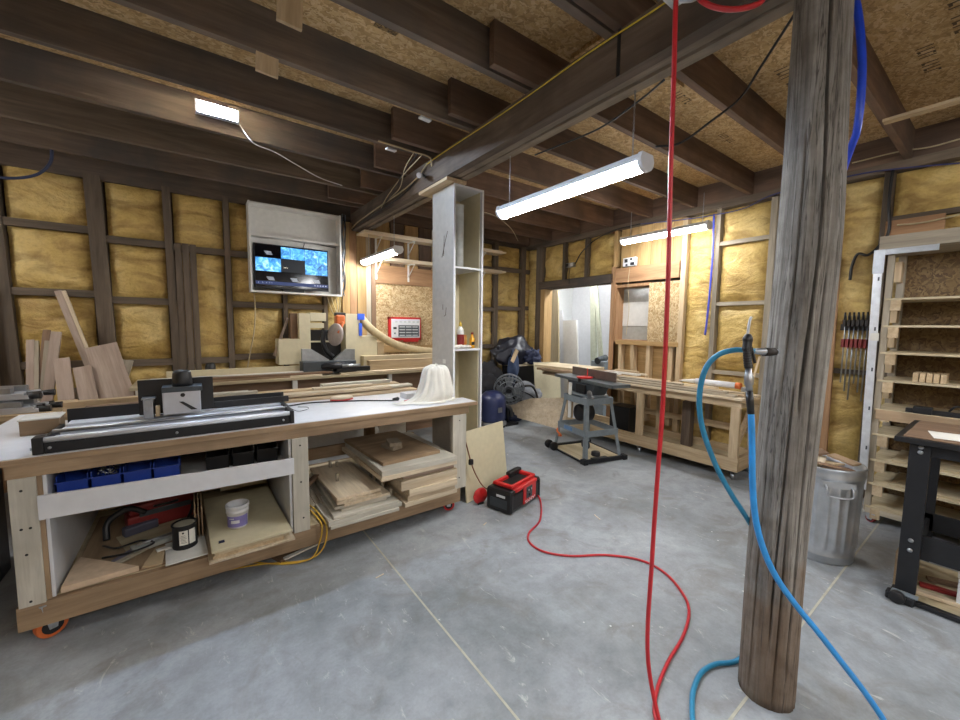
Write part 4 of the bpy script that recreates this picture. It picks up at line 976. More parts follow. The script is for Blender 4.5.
tp_ = MB(); a = Q(359, 316, 5.19); tp_.box((a.x-.02, 5.185, a.z-.05), (a.x+.075, 5.198, a.z+.03)); a = Q(360.5, 326, 5.19); tp_.box((a.x-.02, 5.186, a.z-.13), (a.x+.02, 5.197, a.z+.04)); tp_.build('blue_tape', plain('blue_tape', '3b62d6', .6), hs)
# boards and clutter on the saw bench
gb = 'boards on the saw bench'
for (px0, px1, py, y, th, wd, m, lb) in ((150, 303, 375, 4.96, .05, .06, M_WHITEP, 'long white moulding lying on the left of the saw bench'), (166, 302, 364.5, 5.14, .10, .05, M_BEIGE, 'cream board on edge behind the white moulding'),
        (140, 318, 379, 4.87, .02, .12, W_bench('X'), 'brown board at the front edge of the saw bench, left half'), (190, 332, 372, 4.86, .022, .1, W_brown('X'), 'dark narrow board lying over the brown front board'), (290, 322, 369.5, 4.81, .02, .04, W_pale('X'), 'pale stick lying in front of the saw fence'),
        (368, 437, 360, 4.98, .14, .10, W_pine('X'), 'thick tan beam right of the saw on the bench'), (362, 438, 354.5, 5.14, .19, .12, W_ply('X'), 'tall light board behind the thick tan beam'), (340, 437, 366.5, 4.84, .02, .09, W_pale('X'), 'flat pale board at the front right of the saw bench')):
    p = PY(px0, py, y); q = PY(px1, py, y)
    board('lumber', lb, 'board', (p.x, y, zb_+.001+th/2+(.021 if 'over' in lb else 0)), (q.x, y, zb_+.001+th/2+(.021 if 'over' in lb else 0)), wd, th, m, group=gb)
p = PY(210, 358, 5.28); b = MB().lathe([(.045, 0), (.05, .01), (.05, .13), (.035, .16), (.02, .165)], seg=24).build('speaker', M_BLACK); b.location = (p.x, 5.28, zb_+.001); tag(b, 'black domed canister standing at the back of the saw bench', 'canister')
p = PY(262, 352, 5.2); b = MB().blob((0, 0, .03), (.06, .03, .03), 4, .5, 2, 2, 0).build('blue_cloth', M_BLUE); b.location = (p.x, 5.22, zb_+.001); tag(b, 'small blue crumpled cloth left of the saw enclosure', 'cloth')
board('stick', 'thin dark stick leaning on the wall left of the saw enclosure', 'stick', PY(274, 356, 5.3), PY(288, 318, 5.46), .03, .012, W_waln('X'), up=(0, -1, .2))
board('stick', 'second thin stick leaning beside the dark one', 'stick', PY(277, 356, 5.31), PY(283, 330, 5.46), .02, .012, W_grey('X'), up=(0, -1, .2))
# air conditioner in a red taped frame
ac = thing('air_conditioner', 'white wall air conditioner with a red border set into the boarding', 'air conditioner', (2.6, 5.45, 1.4))
ya = 5.42; p = PY(391.5, 338, ya); q = PY(420, 319.5, ya)
MB().box((p.x, ya, p.z), (q.x, YB+.02, q.z)).build('housing', M_WHITE, ac, .006)
fr = MB(); fr.box((p.x-.035, ya+.01, p.z-.035), (p.x, ya+.05, q.z+.03)).box((q.x, ya+.01, p.z-.035), (q.x+.02, ya+.05, q.z+.03)).box((p.x-.035, ya+.01, q.z), (q.x+.02, ya+.05, q.z+.03)).box((p.x-.035, ya+.01, p.z-.035), (q.x+.02, ya+.05, p.z)).build('border', M_RED, ac)
MB().box((p.x+.11, ya-.003, p.z+.02), (q.x-.02, ya, q.z-.09)).build('grille', M_DGREY, ac)
for kx in range(3):
    for kz in range(4):
        x = p.x+.125+kx*(q.x-p.x-.15)/3; z = p.z+.03+kz*.042
        MB().box((x, ya-.006, z), (x+(q.x-p.x-.16)/3-.012, ya-.003, z+.016)).build('louvre', plain('light_grey', 'b8bbbd', .4), ac)
for kx in range(6): MB().box((p.x+.06+kx*.07, ya-.003, q.z-.05), (p.x+.095+kx*.07, ya, q.z-.03)).build('vent', plain('light_grey', 'b8bbbd', .4), ac)
MB().box((p.x+.03, ya-.004, p.z+.13), (p.x+.08, ya, p.z+.16)).build('display', M_BLACK, ac); MB().lathe([(.004, -.006), (.014, -.005), (.014, 0), (.004, .001)], (p.x+.055, ya, p.z+.07), 12, 'Y').build('dial', M_GREY, ac)
rt = MB(); rt.box((p.x+.05, ya+.02, p.z-.12), (p.x+.09, ya+.03, p.z-.035)).box((p.x+.2, ya+.02, p.z-.06), (q.x-.02, ya+.03, p.z-.036)).build('red_tape', M_RED, ac)
# lumber shelves on brackets
for k, (z, lb, xa) in enumerate(((2.82, 'upper bracket shelf high on the back wall behind the bookcase', 1.86), (2.50, 'lower bracket shelf on the back wall above the boarding', 2.06))):
    s = thing('wall_shelf', lb, 'shelf', (3.0, 5.35, z), 0, 'bracket shelves on the back wall')
    MB().box((xa, 5.19, z), (4.30, 5.47, z+.025)).build('shelf_board', W_pale('X'), s, .002); MB().box((xa, 5.17, z-.02), (4.2, 5.19, z+.03)).build('front_edge', W_pale('X'), s, .002)
    for x in (2.12, 2.62, 3.2, 3.9):
        b = MB(); b.box((x, 5.455, z-.25), (x+.025, 5.468, z-.001)); b.box((x, 5.22, z-.012), (x+.025, 5.468, z-.001)); b.tube([(x+.012, 5.46, z-.18), (x+.012, 5.25, z-.015)], .007, 6); b.build('bracket', M_WHITEP, s)
    for j in range(2): pass
for k, (x, z, L, lb) in enumerate(((2.3, 2.846, 1.7, 'board stored on the upper bracket shelf'), (2.2, 2.526, 1.2, 'board stored on the lower bracket shelf'))):
    board('lumber', lb, 'board', (x, 5.35, z+.012), (x+L, 5.35, z+.012), .12, .022, W_pine('X'))

# ---------------------------------------------------------------- boards leaning on the back wall at left
lt = thing('lumber_table', 'low table by the back wall carrying the leaning walnut boards', 'table', (-1.2, 5.05, 0))
MB().box((-1.9, 4.70, .80), (-.53, 5.46, .83)).build('top', W_brown('X'), lt, .002)
for x in (-1.86, -.59):
    for y in (4.74, 5.4): MB().box((x, y, 0), (x+.05, y+.05, .80)).build('leg', W_brown('Z'), lt, .002)
gw = 'reddish-brown boards leaning on the back wall'
def leanb(lb, pb, pt, wd, th, m=None, ybot=5.02, ytop=5.40):
    a = PY(*pb, ybot); b = PY(*pt, ytop); a.z = .832+.004; 
    board('walnut_board', lb, 'board', a, b, wd, th, m or W_waln('X'), up=(0, -1, .15), group=gw)
leanb('tall narrow board leaning far over, topmost of the leaning boards', (103, 405), (58, 291), .05, .03, None, 5.2, 5.46)
leanb('second tall narrow strip leaning close beside the tallest one', (108, 405), (63.8, 291), .03, .03, W_pale('X'), 5.21, 5.46)
leanb('wide reddish board leaning in front, broadest of the leaning boards', (122, 410), (101, 345.5), .23, .022, None, 4.86, 5.14)
leanb('short wide reddish board left of the broadest one', (91, 410), (82, 367), .12, .022, None, 4.82, 5.02)
leanb('upright reddish board in the middle of the leaning boards', (68, 410), (61.5, 358.5), .105, .022, None, 4.84, 5.06)
leanb('pale board leaning behind the broadest board on its right side', (112, 410), (126, 360), .12, .02, W_grey('X'), 5.02, 5.3)
leanb('thin board furthest left, nearly upright', (30, 405), (30.5, 340), .05, .025, None, 5.1, 5.36)
leanb('thin board second from left', (36, 405), (36, 341), .04, .025, W_grey('X'), 5.1, 5.36)
leanb('dark thin board third from left', (38, 405), (47, 330), .05, .025, W_brown('X'), 5.13, 5.40)
leanb('pale thin board fourth from left', (41, 405), (48, 341), .04, .025, W_grey('X'), 5.05, 5.30)
leanb('grey board leaning fifth from left, slanted right', (46, 406), (56.5, 332), .07, .025, None, 5.0, 5.26)
leanb('small pale block standing behind the upright middle board', (76, 410), (77, 388), .09, .03, W_grey('X'), 4.9, 4.97)

# side table with aluminium clamp rails at far left
stb = thing('side_table', 'wooden side table at the far left carrying metal rails', 'table', (-1.5, 4.2, 0))
MB().box((-2.4, 4.095, .91), (-.82, 4.68, .945)).build('top', W_pine('X'), stb, .002)
MB().box((-2.38, 4.10, .82), (-.84, 4.13, .91)).build('apron', W_pine('X'), stb, .002)
for x in (-2.35, -.90):
    for y in (4.14, 4.60): MB().box((x, y, 0), (x+.05, y+.05, .91)).build('leg', W_bench('Z'), stb, .002)
for k in range(7):
    y = 4.16+.075*(k % 4)+.03*(k//4); z = .946+.095*(k//4); xe = (-.93, -.98, -.90, -.96, -.98, -1.0, -.94)[k]
    t = thing('clamp_rail', ('silver clamp rail nearest the table front with a black knob', 'silver clamp rail second from the table front', 'silver clamp rail third from the table front, sticking out farthest', 'silver clamp rail at the back of the bottom row', 'upper clamp rail nearest the front, resting on the others', 'upper clamp rail second from front', 'upper clamp rail at the back, highest')[k], 'clamp', (xe, y, z), -.05*(k % 3), 'metal clamp rails on the side table')
    MB().box((-.8, -.022, 0), (0, .022, .03)).box((-.8, -.03, .03), (-.02, .03, .045)).build('rail', M_ALU, t, .003, local=True)
    MB().box((-.22, -.028, .045), (-.08, .028, .085)).build('jaw', M_STEEL, t, .004, local=True)
    MB().cyl((-.01, 0, .02), (.06, 0, .02), .02, .024, 12).build('knob', M_BLACK, t, local=True)
b = thing('red_can', 'dark red jerry can on the floor left of the bench', 'can', PZ(2, 575, 0)+Vector((-.16, .15, 0)))
MB().box((-.12, -.12, 0), (.12, .12, .32)).build('body', M_REDD, b, .03, local=True); MB().tube(spline([(-.08, 0, .31), (-.06, 0, .37), (.06, 0, .37), (.08, 0, .31)]), .015).build('handle', M_REDD, b, local=True)
t = thing('black_crate', 'black crate standing behind the red can at the left edge', 'crate', (-1.22, 3.45, 0))
MB().box((-.2, -.3, 0), (.2, .3, .75)).build('body', M_BLACK, t, .01, local=True); MB().box((-.21, -.31, .76), (.21, .31, .79)).build('lid', M_BLACKM, t, .006, local=True)
t = board('brown_plank', 'orange-brown plank standing against the wall at the left edge', 'plank', (-1.52, 5.42, .02), (-1.50, 5.46, 1.9), .12, .03, W_red('X'), up=(0, -1, 0))

# ---------------------------------------------------------------- corner by the doorway
o = MB().box((0, -.29, 0), (.50, .29, .012)); 
lp = bpy.data.objects.new('tmp', None)
e0 = PZ(467, 503, 0); e1 = PZ(511, 478, 0); e0 = Vector((1.94, 2.84, 0)); e1 = Vector((2.60, 3.0, 0)); dirv = (e1-e0).normalized(); back = Vector((-dirv.y, dirv.x, 0))
o = MB(); o.box((0, 0, 0), (.62, .014, .64)); lp = o.build('cream_sheet', M_BEIGE, None, .001)
zax = (Vector((0, 0, 1))*.97+back*.12).normalized(); yax = zax.cross(dirv)
lp.matrix_world = Matrix(((dirv.x, yax.x, zax.x, e0.x), (dirv.y, yax.y, zax.y, e0.y), (dirv.z, yax.z, zax.z, .0025), (0, 0, 0, 1)))
tag(lp, 'cream panel leaning against the bookcase behind the red power pack', 'panel')
# plywood sheet propped near the floor
A_ = PZ(511, 416, .10); B_ = PZ(556, 428.5, .01); C_ = PY(545, 398, 4.5)
nn = (B_-A_).cross(C_-A_)
def onply(px, py):
    t = ray(px, py); return CAM + t*((A_-CAM).dot(nn)/t.dot(nn))
pts = [A_, B_, onply(572, 426), onply(573, 398), onply(531, 399), onply(507, 406)]
b = MB(); b.prism(pts, (.0, .0, .012)); tag(b.build('plywood_sheet', W_pale('X')), 'large plywood sheet lying tilted on the floor before the doorway', 'sheet')
# shelf crate with board front
t = thing('low_cabinet', 'low black-fronted cabinet in the corner carrying the black bag', 'cabinet', (4.72, 5.2, 0))
MB().box((4.45, 5.08, .01), (4.98, 5.44, .925)).build('body', M_BLACK, t, .004); MB().box((4.38, 5.02, .925), (5.03, 5.46, .95)).build('top', W_pale('X'), t, .002)
b = MB().prism([PY(536.5, 408, 4.80), PY(534.2, 362.5, 4.80), PY(560, 362, 4.80), PY(561, 408, 4.80)], (0, .018, 0)).build('cream_board', M_BEIGE); tag(b, 'cream board standing in front of the corner cabinet right side', 'board')
b = MB().blob((0, 0, .20), (.40, .20, .25), 3, .32, 1.5, 4, 0.0).build('black_bag', M_BAG); b.location = (4.50, 5.22, .951); tag(b, 'big black plastic bag slumped on the corner cabinet', 'bag')
b = MB().blob((0, 0, .12), (.16, .10, .13), 9, .7, 2.0, 4, 0.0).build('navy_jacket', M_NAVY); b.location = (4.76, 5.0, .951); tag(b, 'navy jacket bundled on the right front of the black bag', 'jacket')
b = MB().blob((0, 0, -.1), (.10, .06, .26), 5, .5, 1.6, 3).build('jacket_sleeve', plain('blue_jeans', '2c3a55', .8)); b.location = (4.33, 5.0, 1.0); tag(b, 'blue garment hanging over the cabinet left edge', 'garment')
board('wood_offcut', 'pale wood offcut stuck upright in front of the black bag', 'offcut', PY(512, 362, 4.90), PY(517, 350, 4.92), .07, .02, W_pine('X'), up=(0, -1, 0))
# fan, backpack, grey bag, blue vacuum
fn = thing('floor_fan', 'black round cage fan standing tilted in the corner', 'fan', (4.12, 4.85, 0))
fc = Vector((4.12, 4.85, .58)); R_ = Matrix.Rotation(-.75, 4, 'Z') @ Matrix.Rotation(.25, 4, 'X')
def ring(r, y, t=.008, seg=36): return [Matrix.Translation(fc) @ R_ @ Vector((r*math.cos(a), y, r*math.sin(a))) for a in [2*PI*k/seg for k in range(seg+1)]]
cg = MB()
for r, y in ((.24, -.06), (.24, .08), (.25, .01), (.17, -.09), (.10, -.10), (.17, .1)): cg.tube(ring(r, y), .008, 6, False)
for k in range(24):
    a = 2*PI*k/24; cg.tube([Matrix.Translation(fc) @ R_ @ Vector((r*math.cos(a), y, r*math.sin(a))) for r, y in ((.05, -.10), (.17, -.09), (.25, -.01), (.24, .08), (.1, .11))], .003, 5)
cg.build('cage', plain('cage_grey', '75797d', .4, .3), fn)
for k in range(4):
    a = 2*PI*k/4; bl = MB(); M_ = Matrix.Translation(fc) @ R_ @ Matrix.Rotation(a, 4, 'Y')
    bl.hexa([M_ @ Vector(p) for p in ((.03, -.02, -.03), (.2, -.03, -.09), (.21, -.02, .07), (.03, -.01, .03), (.03, -.015, -.03), (.2, -.025, -.09), (.21, -.015, .07), (.03, -.005, .03))]); bl.build('blade', plain('blade_grey', '6c7072', .4), fn)
MB().lathe([(.04, -.05), (.06, -.03), (.06, .1), (.03, .12)], (0, 0, 0), 20, 'Y').build('motor', M_BLACK, fn, local=True); fn.children[-1].location = fc-Vector(fn.location); fn.children[-1].rotation_euler = R_.to_euler()
bs_ = MB(); bs_.tube([fc+Vector((.0, .02, -.28)), (4.12, 4.87, .04)], .02); bs_.box((4.0, 4.76, .0), (4.26, 4.98, .04)); bs_.build('base', M_BLACK, fn)
vc = thing('shop_vacuum', 'navy drum vacuum beside the bookcase edge on a grey base', 'vacuum', (3.84, 4.92, 0))
MB().lathe([(.19, .09), (.21, .12), (.21, .44), (.19, .5), (.12, .56), (.04, .58)], (3.84, 4.92, 0), 28).build('drum', plain('navy_plastic', '2b3358', .35), vc); MB().lathe([(.2, .02), (.23, .04), (.23, .07), (.18, .10)], (3.84, 4.92, 0), 24).build('base', M_STEEL, vc)
for a in range(4): MB().lathe([(.01, -.015), (.03, -.012), (.03, .012), (.01, .015)], (3.84+.2*math.cos(a*1.57+.4), 4.92+.2*math.sin(a*1.57+.4), .03), 14, 'X').build('wheel', M_BLACK, vc)
MB().tube(spline([(4.0, 4.83, .34), (4.08, 4.77, .28), (4.09, 4.75, .16)]), .035).build('hose_port', M_BLACK, vc)
MB().box((3.78, 4.70, .26), (3.86, 4.705, .34)).build('badge', M_STEEL, vc)
b = MB().blob((0, 0, .25), (.24, .2, .3), 12, .5, 1.7, 4, 0.0).build('black_backpack', plain('black_fabric', '26262a', .85)); b.location = (4.02, 5.24, .40); tag(b, 'black fabric bag heaped behind the fan', 'bag')
tag(sbox('wooden_box', (3.75, 5.26, 0), (4.03, 5.48, .399), W_brown('X')), 'wooden box on the floor under the black fabric bag', 'box')
gbag = thing('grey_bag', 'grey and black sports bag lying in front of the corner cabinet', 'bag', (4.50, 4.92, .33), rot=(0, .55, -.5))
MB().blob((0, 0, .16), (.25, .11, .17), 6, .35, 1.4, 4, 0.0).build('body', plain('grey_fabric', '8d9096', .8), gbag, local=True); MB().tube(spline([(-.2, -.08, .2), (-.05, -.13, .3), (.12, -.13, .2), (.2, -.1, .06)]), .018).build('strap', M_BLACK, gbag, local=True); MB().tube(spline([(-.22, -.06, .12), (-.02, -.13, .16), (.2, -.1, .14)]), .012).build('trim', M_BLACK, gbag, local=True)
t = MB().blob((0, 0, .06), (.14, .1, .08), 21, .5, 2, 3, 0).build('dark_rag', M_NAVY); t.location = (4.30, 4.95, .02); tag(t, 'dark rag on the floor before the corner cabinet', 'rag')

# ---------------------------------------------------------------- next room, seen through the doorway
def wpan(lb, x, y0, y1, zt, m, tilt=.10, z0=.002, th=.03, name='white_door_panel'):
    o = MB().box((0, 0, 0), (th, y1-y0, zt)).build(name, m, None, .003); o.location = (x, y0, z0); o.rotation_euler = (0, tilt, 0); return tag(o, lb, 'panel')
def wp2(lb, poly, x, m, name='white_panel_sheet', th=.03):
    c = [PX(px, py, x) for px, py in poly]; c = [Vector((x, p.y, p.z)) for p in c]
    o = MB().prism(c, (th, 0, 0)).build(name, m); return tag(o, lb, 'panel')
G0 = 'white panels stored in the next room'
wp2('tall white sheet standing in the next room behind the doorway', [(557, 440), (557, 270), (595, 270), (595, 435)], 6.6, M_WHITE)
wp2('white sheet at the right in the next room doorway', [(598, 435), (598, 270), (620, 270), (622, 430)], 6.7, M_WHITE)
wp2('tall white door leaning in the doorway, its left edge slanting', [(563, 430), (553, 311), (562, 310), (563, 320), (577, 320), (579, 430)], 6.0, M_WHITE, 'leaning_door')
wp2('framed white cabinet door leaning in the doorway in front of the tall one', [(565, 430), (563, 321), (576, 320), (581, 430)], 5.85, M_WHITEP, 'cabinet_door')
wp2('grey-green upright post in the next room', [(591, 430), (590, 285), (595, 285), (596, 430)], 6.2, plain('sage_strip', 'a3a795', .6), 'post_strip', .06)
wp2('slanting sage strip leaning in the next room', [(603, 430), (594, 285), (597, 285), (608, 430)], 6.05, plain('sage_strip', 'a3a795', .6), 'leaning_strip', .03)
wp2('tan plywood strip just inside the doorway on the left', [(549, 430), (549, 290), (558, 290), (559, 430)], 5.7, W_ply('Z'), 'plywood_strip')
t = thing('tool_stand', 'grey machine part low in the doorway of the next room', 'machine', PX(600, 395, 6.0).xy.to_3d())
MB().box((-.1, -.15, .0), (.1, .15, 1.0)).build('column', M_GREY, t, .01, local=True); MB().cyl((-.12, 0, 1.0), (.12, 0, 1.05), .06).build('head', M_DGREY, t, local=True)
# ---------------------------------------------------------------- jointer
jt = thing('jointer', 'grey jointer on an open splayed stand with a red guard', 'machine', (4.0, 3.17, 0), math.radians(-14))
# local axes: x across (front foot -> right foot), y along the bed
F = lambda mb, n, m, bev=.003: mb.build(n, m, jt, bev, local=True)
for sx in (-1, 1):
    for sy in (-1, 1):
        b = MB(); xb, yb_, xt, yt = sx*.27, sy*.33, sx*.19, sy*.22
        for (ax_, ay_) in ((.045, .006), (.006, .045)):
            b.hexa([(xb, yb_, .05), (xb-sx*ax_, yb_, .05), (xb-sx*ax_, yb_-sy*ay_, .05), (xb, yb_-sy*ay_, .05), (xt, yt, .75), (xt-sx*ax_, yt, .75), (xt-sx*ax_, yt-sy*ay_, .75), (xt, yt-sy*ay_, .75)])
        F(b, 'leg', M_GREY, .001)
def lerp(z, s, lo, hi): return s*(lo+(hi-lo)*(z-.05)/.70)
for (z, h) in ((.30, .075), (.67, .08)):
    X_, Y_ = abs(lerp(z, 1, .27, .19)), abs(lerp(z, 1, .33, .22))
    for s in (-1, 1):
        F(MB().box((-X_, s*Y_-.004, z), (X_, s*Y_+.004, z+h)), 'rail', M_GREY); F(MB().box((s*X_-.004, -Y_, z), (s*X_+.004, Y_, z+h)), 'rail', M_GREY)
F(MB().box((-.250, -.03, .315), (-.244, .14, .36)), 'badge', plain('badge_blue', '5d7ea8', .4))
fb = MB(); fb.box((-.31, -.37, .004), (.31, -.33, .05)).box((-.31, .33, .004), (.31, .37, .05)).box((-.31, -.33, .012), (-.285, .33, .03)).box((.285, -.33, .012), (.31, .33, .03)); F(fb, 'mobile_base', M_BLACKM)
F(MB().box((-.28, -.32, .014), (.28, .32, .028)), 'base_board', W_ply('Y'))
for (x, y) in ((-.29, -.35), (.29, -.35), (-.29, .35), (.29, .35)): F(MB().box((x-.03, y-.04, .003), (x+.03, y+.04, .06)), 'foot', M_BLACKM)
for (x, y) in ((-.33, .36), (-.33, .24)): F(MB().lathe([(.015, -.02), (.055, -.018), (.055, .018), (.015, .02)], (x, y, .057), 22, 'Y'), 'wheel', M_BLACK)
pd = MB(); pd.box((-.2, -.40, .06), (.02, -.34, .072)); pd.lathe([(.05, .072), (.055, .08), (.05, .12), (.02, .125)], (-.09, -.30, 0), 20); F(pd, 'pedal', M_BLACK)
F(MB().box((-.15, -.20, .75), (.15, .20, .78)), 'stand_top', M_GREY)
F(MB().hexa([(-.10, -.2, .78), (.10, -.2, .78), (.10, .2, .78), (-.10, .2, .78), (-.12, -.28, .92), (.12, -.28, .92), (.12, .28, .92), (-.12, .28, .92)]), 'body', M_DGREY, .006)
F(MB().box((-.14, -.60, .925), (.12, -.03, .965)), 'outfeed_table', plain('cast_iron', '6f777b', .35, .6), .004)
F(MB().box((-.14, .03, .925), (.12, .56, .96)), 'infeed_table', plain('cast_iron', '6f777b', .35, .6), .004)
for s in (-1, 1): F(MB().prism([(-.05, s*.1, .85), (-.05, s*.1, .924), (-.05, s*.52, .924)], (.1, 0, 0)), 'table_web', M_DGREY, .002)
F(MB().box((.05, -.42, .967), (.075, .42, 1.075)), 'fence', plain('fence_brown', '5a4b44', .5), .003)
F(MB().lathe([(.03, .969), (.10, .971), (.10, .988), (.03, .992)], (-.06, .0, 0), 26), 'blade_guard', M_RED)
F(MB().cyl((-.02, .0, .99), (-.02, .0, 1.09), .006), 'guard_knob', M_RED)
F(MB().lathe([(.01, -.09), (.10, -.08), (.11, -.05), (.11, .10), (.06, .12)], (-.02, .06, .52), 26, 'X'), 'motor', M_BLACK)
F(MB().box((-.175, .12, .44), (-.155, .18, .90)), 'belt_cover', M_WHITEP, .02)
F(MB().box((-.145, -.12, .79), (-.125, .06, .90)), 'control_panel', M_BLACKM)
F(MB().lathe([(.01, -.03), (.05, -.028), (.05, -.018), (.01, -.015)], (-.125, -.22, .80), 20, 'X'), 'handwheel', M_STEEL)
F(MB().tube(spline([(-.14, -.28, .78), (-.2, -.33, .79), (-.22, -.38, .80)]), .014), 'handle', M_STEEL)
F(MB().tube(spline([(-.2, .3, .30), (-.26, .28, .25), (-.25, .2, .2), (-.24, .3, .18)]), .012), 'cord', M_ORG)
F(MB().lathe([(.02, -.02), (.07, -.018), (.07, .018), (.02, .02)], (.08, .12, .07), 20, 'X'), 'wheel', M_BLACK)

# ---------------------------------------------------------------- long bench on the right wall
rb = thing('lumber_bench', 'long pine bench against the foam wall with an open bottom shelf', 'workbench', (4.82, 2.8, 0))
RX0, RX1, RY0, RY1 = 4.54, 5.08, 1.65, 4.0
D_ = lambda mb, n, m: mb.build(n, m, rb, .002)
D_(MB().box((RX0-.02, RY0-.05, .845), (RX1, RY1, .87)), 'top', W_pine('Y'))
D_(MB().box((RX0, RY0, .78), (RX0+.04, RY1-.02, .845)), 'apron', W_pine('Y')); D_(MB().box((RX1-.05, RY0, .76), (RX1-.01, RY1-.02, .845)), 'apron', W_pine('Y')); D_(MB().box((RX0+.04, RY0, .78), (RX1-.05, RY0+.04, .845)), 'apron', W_pine('X'))
for y in (RY0+.01, 2.75, RY1-.1):
    D_(MB().box((RX0, y, .245), (RX0+.045, y+.085, .78)), 'leg', W_pine('Z')); D_(MB().box((RX1-.06, y, .245), (RX1-.015, y+.085, .76)), 'leg', W_pine('Z'))
D_(MB().box((RX0, RY0, .10), (RX0+.04, RY1, .245)), 'bottom_rail', W_pine('Y')); D_(MB().box((RX1-.05, RY0, .10), (RX1-.01, RY1, .245)), 'bottom_rail', W_pine('Y')); D_(MB().box((RX0+.04, RY0, .10), (RX1-.05, RY0+.04, .245)), 'bottom_rail', W_pine('X'))
D_(MB().box((RX0+.04, RY0+.04, .15), (RX1-.05, RY1-.02, .165)), 'bottom_shelf', W_ply('Y'))
D_(MB().box((RX1-.045, RY0+.1, .42), (RX1-.02, RY1-.1, .50)), 'stretcher', W_pine('Y'))
D_(MB().hexa([(RX0+.06, RY0+.05, .30), (RX0+.06, RY0+.09, .30), (RX1-.1, RY0+.09, .75), (RX1-.1, RY0+.05, .75), (RX0+.10, RY0+.05, .26), (RX0+.10, RY0+.09, .26), (RX1-.06, RY0+.09, .71), (RX1-.06, RY0+.05, .71)]), 'brace', W_pine('X'))
for y in (RY0+.06, 2.8, RY1-.08): caster(rb, RX0+.06, y, .035, M_STEEL, .4, ztop=.098, wd=.026); caster(rb, RX1-.08, y, .035, M_STEEL, .1, ztop=.098, wd=.026)
# stored under it
tag(sbox('dark_post', (4.80, 2.28, .1655), (4.90, 2.38, .72), W_old('Z')), 'dark square post offcut standing under the long bench', 'post')
tag(sbox('black_box', (4.72, 3.05, .1655), (4.98, 3.35, .52), M_BLACK), 'black box on the bottom shelf of the long bench', 'box')
# boards on it: layers
gr = 'long boards stacked on the right bench'
LR = [(4.52, .10, 1.62, 3.35, .8705, .022, 'bottom front board of the stack on the right bench'), (4.64, .11, 1.60, 3.5, .8705, .022, 'bottom board second from the front on the right bench'), (4.77, .12, 1.66, 3.6, .8705, .022, 'bottom board third from the front on the right bench'), (4.90, .11, 1.62, 3.6, .8705, .022, 'bottom board nearest the wall on the right bench'),
      (4.54, .09, 1.70, 3.3, .8935, .022, 'second-layer front board on the right bench'), (4.65, .10, 1.65, 3.2, .8935, .02, 'second-layer middle board on the right bench'), (4.78, .11, 1.72, 3.5, .8935, .022, 'second-layer rear board on the right bench'),
      (4.56, .08, 1.80, 3.1, .9165, .02, 'third-layer front board on the right bench'), (4.67, .09, 1.9, 3.25, .9165, .02, 'third-layer middle board on the right bench'), (4.80, .09, 2.0, 3.4, .9165, .02, 'third-layer rear board on the right bench'),
      (4.62, .07, 2.3, 3.2, .9375, .018, 'top narrow board in the middle of the right bench stack'), (4.74, .06, 2.5, 3.3, .9375, .018, 'top narrow board at the back of the right bench stack')]
for k, (x, wd, y0, y1, z, th, lb) in enumerate(LR):
    board('lumber', lb, 'board', (x, y0, z+th/2), (x+.02*math.sin(k), y1, z+th/2), wd, th, (W_pale, W_grey, W_pine)[k % 3]('X'), group=gr)
gp = 'sheets stacked at the doorway end of the right bench'
for k, (y0, y1, x0, x1, lb) in enumerate(((3.36, 4.35, 4.36, 4.95, 'lowest sheet of the stack at the doorway end of the bench'), (3.50, 4.42, 4.42, 4.98, 'second sheet of the stack at the doorway end'), (3.36, 4.40, 4.30, 4.95, 'third sheet of the stack at the doorway end'), (3.62, 4.5, 4.36, 4.92, 'topmost wide sheet of the stack at the doorway end'))):
    flat('plywood_sheet', lb, (x0+x1)/2, (y0+y1)/2, x1-x0, y1-y0, (.8705 if k < 2 else .8705)+k*.036, .034, W_ply('Y') if k % 2 else W_bench('Y'), .04*(k-1), 'sheet', gp)
for k, (y0, y1, x, z, lb) in enumerate(((3.0, 3.55, 4.85, .957, 'white-grey moulding lying toward the doorway sheets'), (2.95, 3.5, 4.93, .957, 'second pale moulding beside the white-grey one'), (3.05, 3.42, 4.89, .985, 'short pale offcut on top of the two mouldings'), (3.2, 3.50, 4.70, .957, 'short white offcut near the jointer fence'))):
    board('offcut', lb, 'board', (x, y0, z+.012), (x+.04, y1, z+.012), .06, .024, (M_WHITEP, W_pale('X'), W_pine('X'), M_WHITEP)[k])
# roll tube and vice bits on the bench end
t = thing('caulk_tube', 'white film roll with an orange end lying on the right bench', 'tube', (4.72, 1.98, .957), .0)
MB().cyl((0, -.20, .035), (0, .22, .035), .034).build('body', M_WHITE, t, local=True); MB().cyl((0, -.25, .035), (0, -.2005, .035), .035).build('cap', M_ORG, t, local=True); MB().cyl((0, .2205, .035), (.01, .42, .02), .03, .006).build('film', M_WHITEP, t, local=True)
t = thing('bench_fitting', 'small steel vice fitting at the near end of the right bench', 'fitting', (4.74, 1.68, .957))
MB().box((-.05, -.04, -.02), (.05, .04, .03)).build('body', M_STEEL, t, .005, local=True); MB().cyl((-.09, 0, .02), (.09, 0, .02), .008).build('bar', M_STEEL, t, local=True)
board('stick', 'thin tan stick standing on the right bench near the blow gun', 'stick', (4.95, 1.72, .96), (5.08, 1.7, 1.3), .02, .012, W_pine('X'), up=(-1, 0, 0))

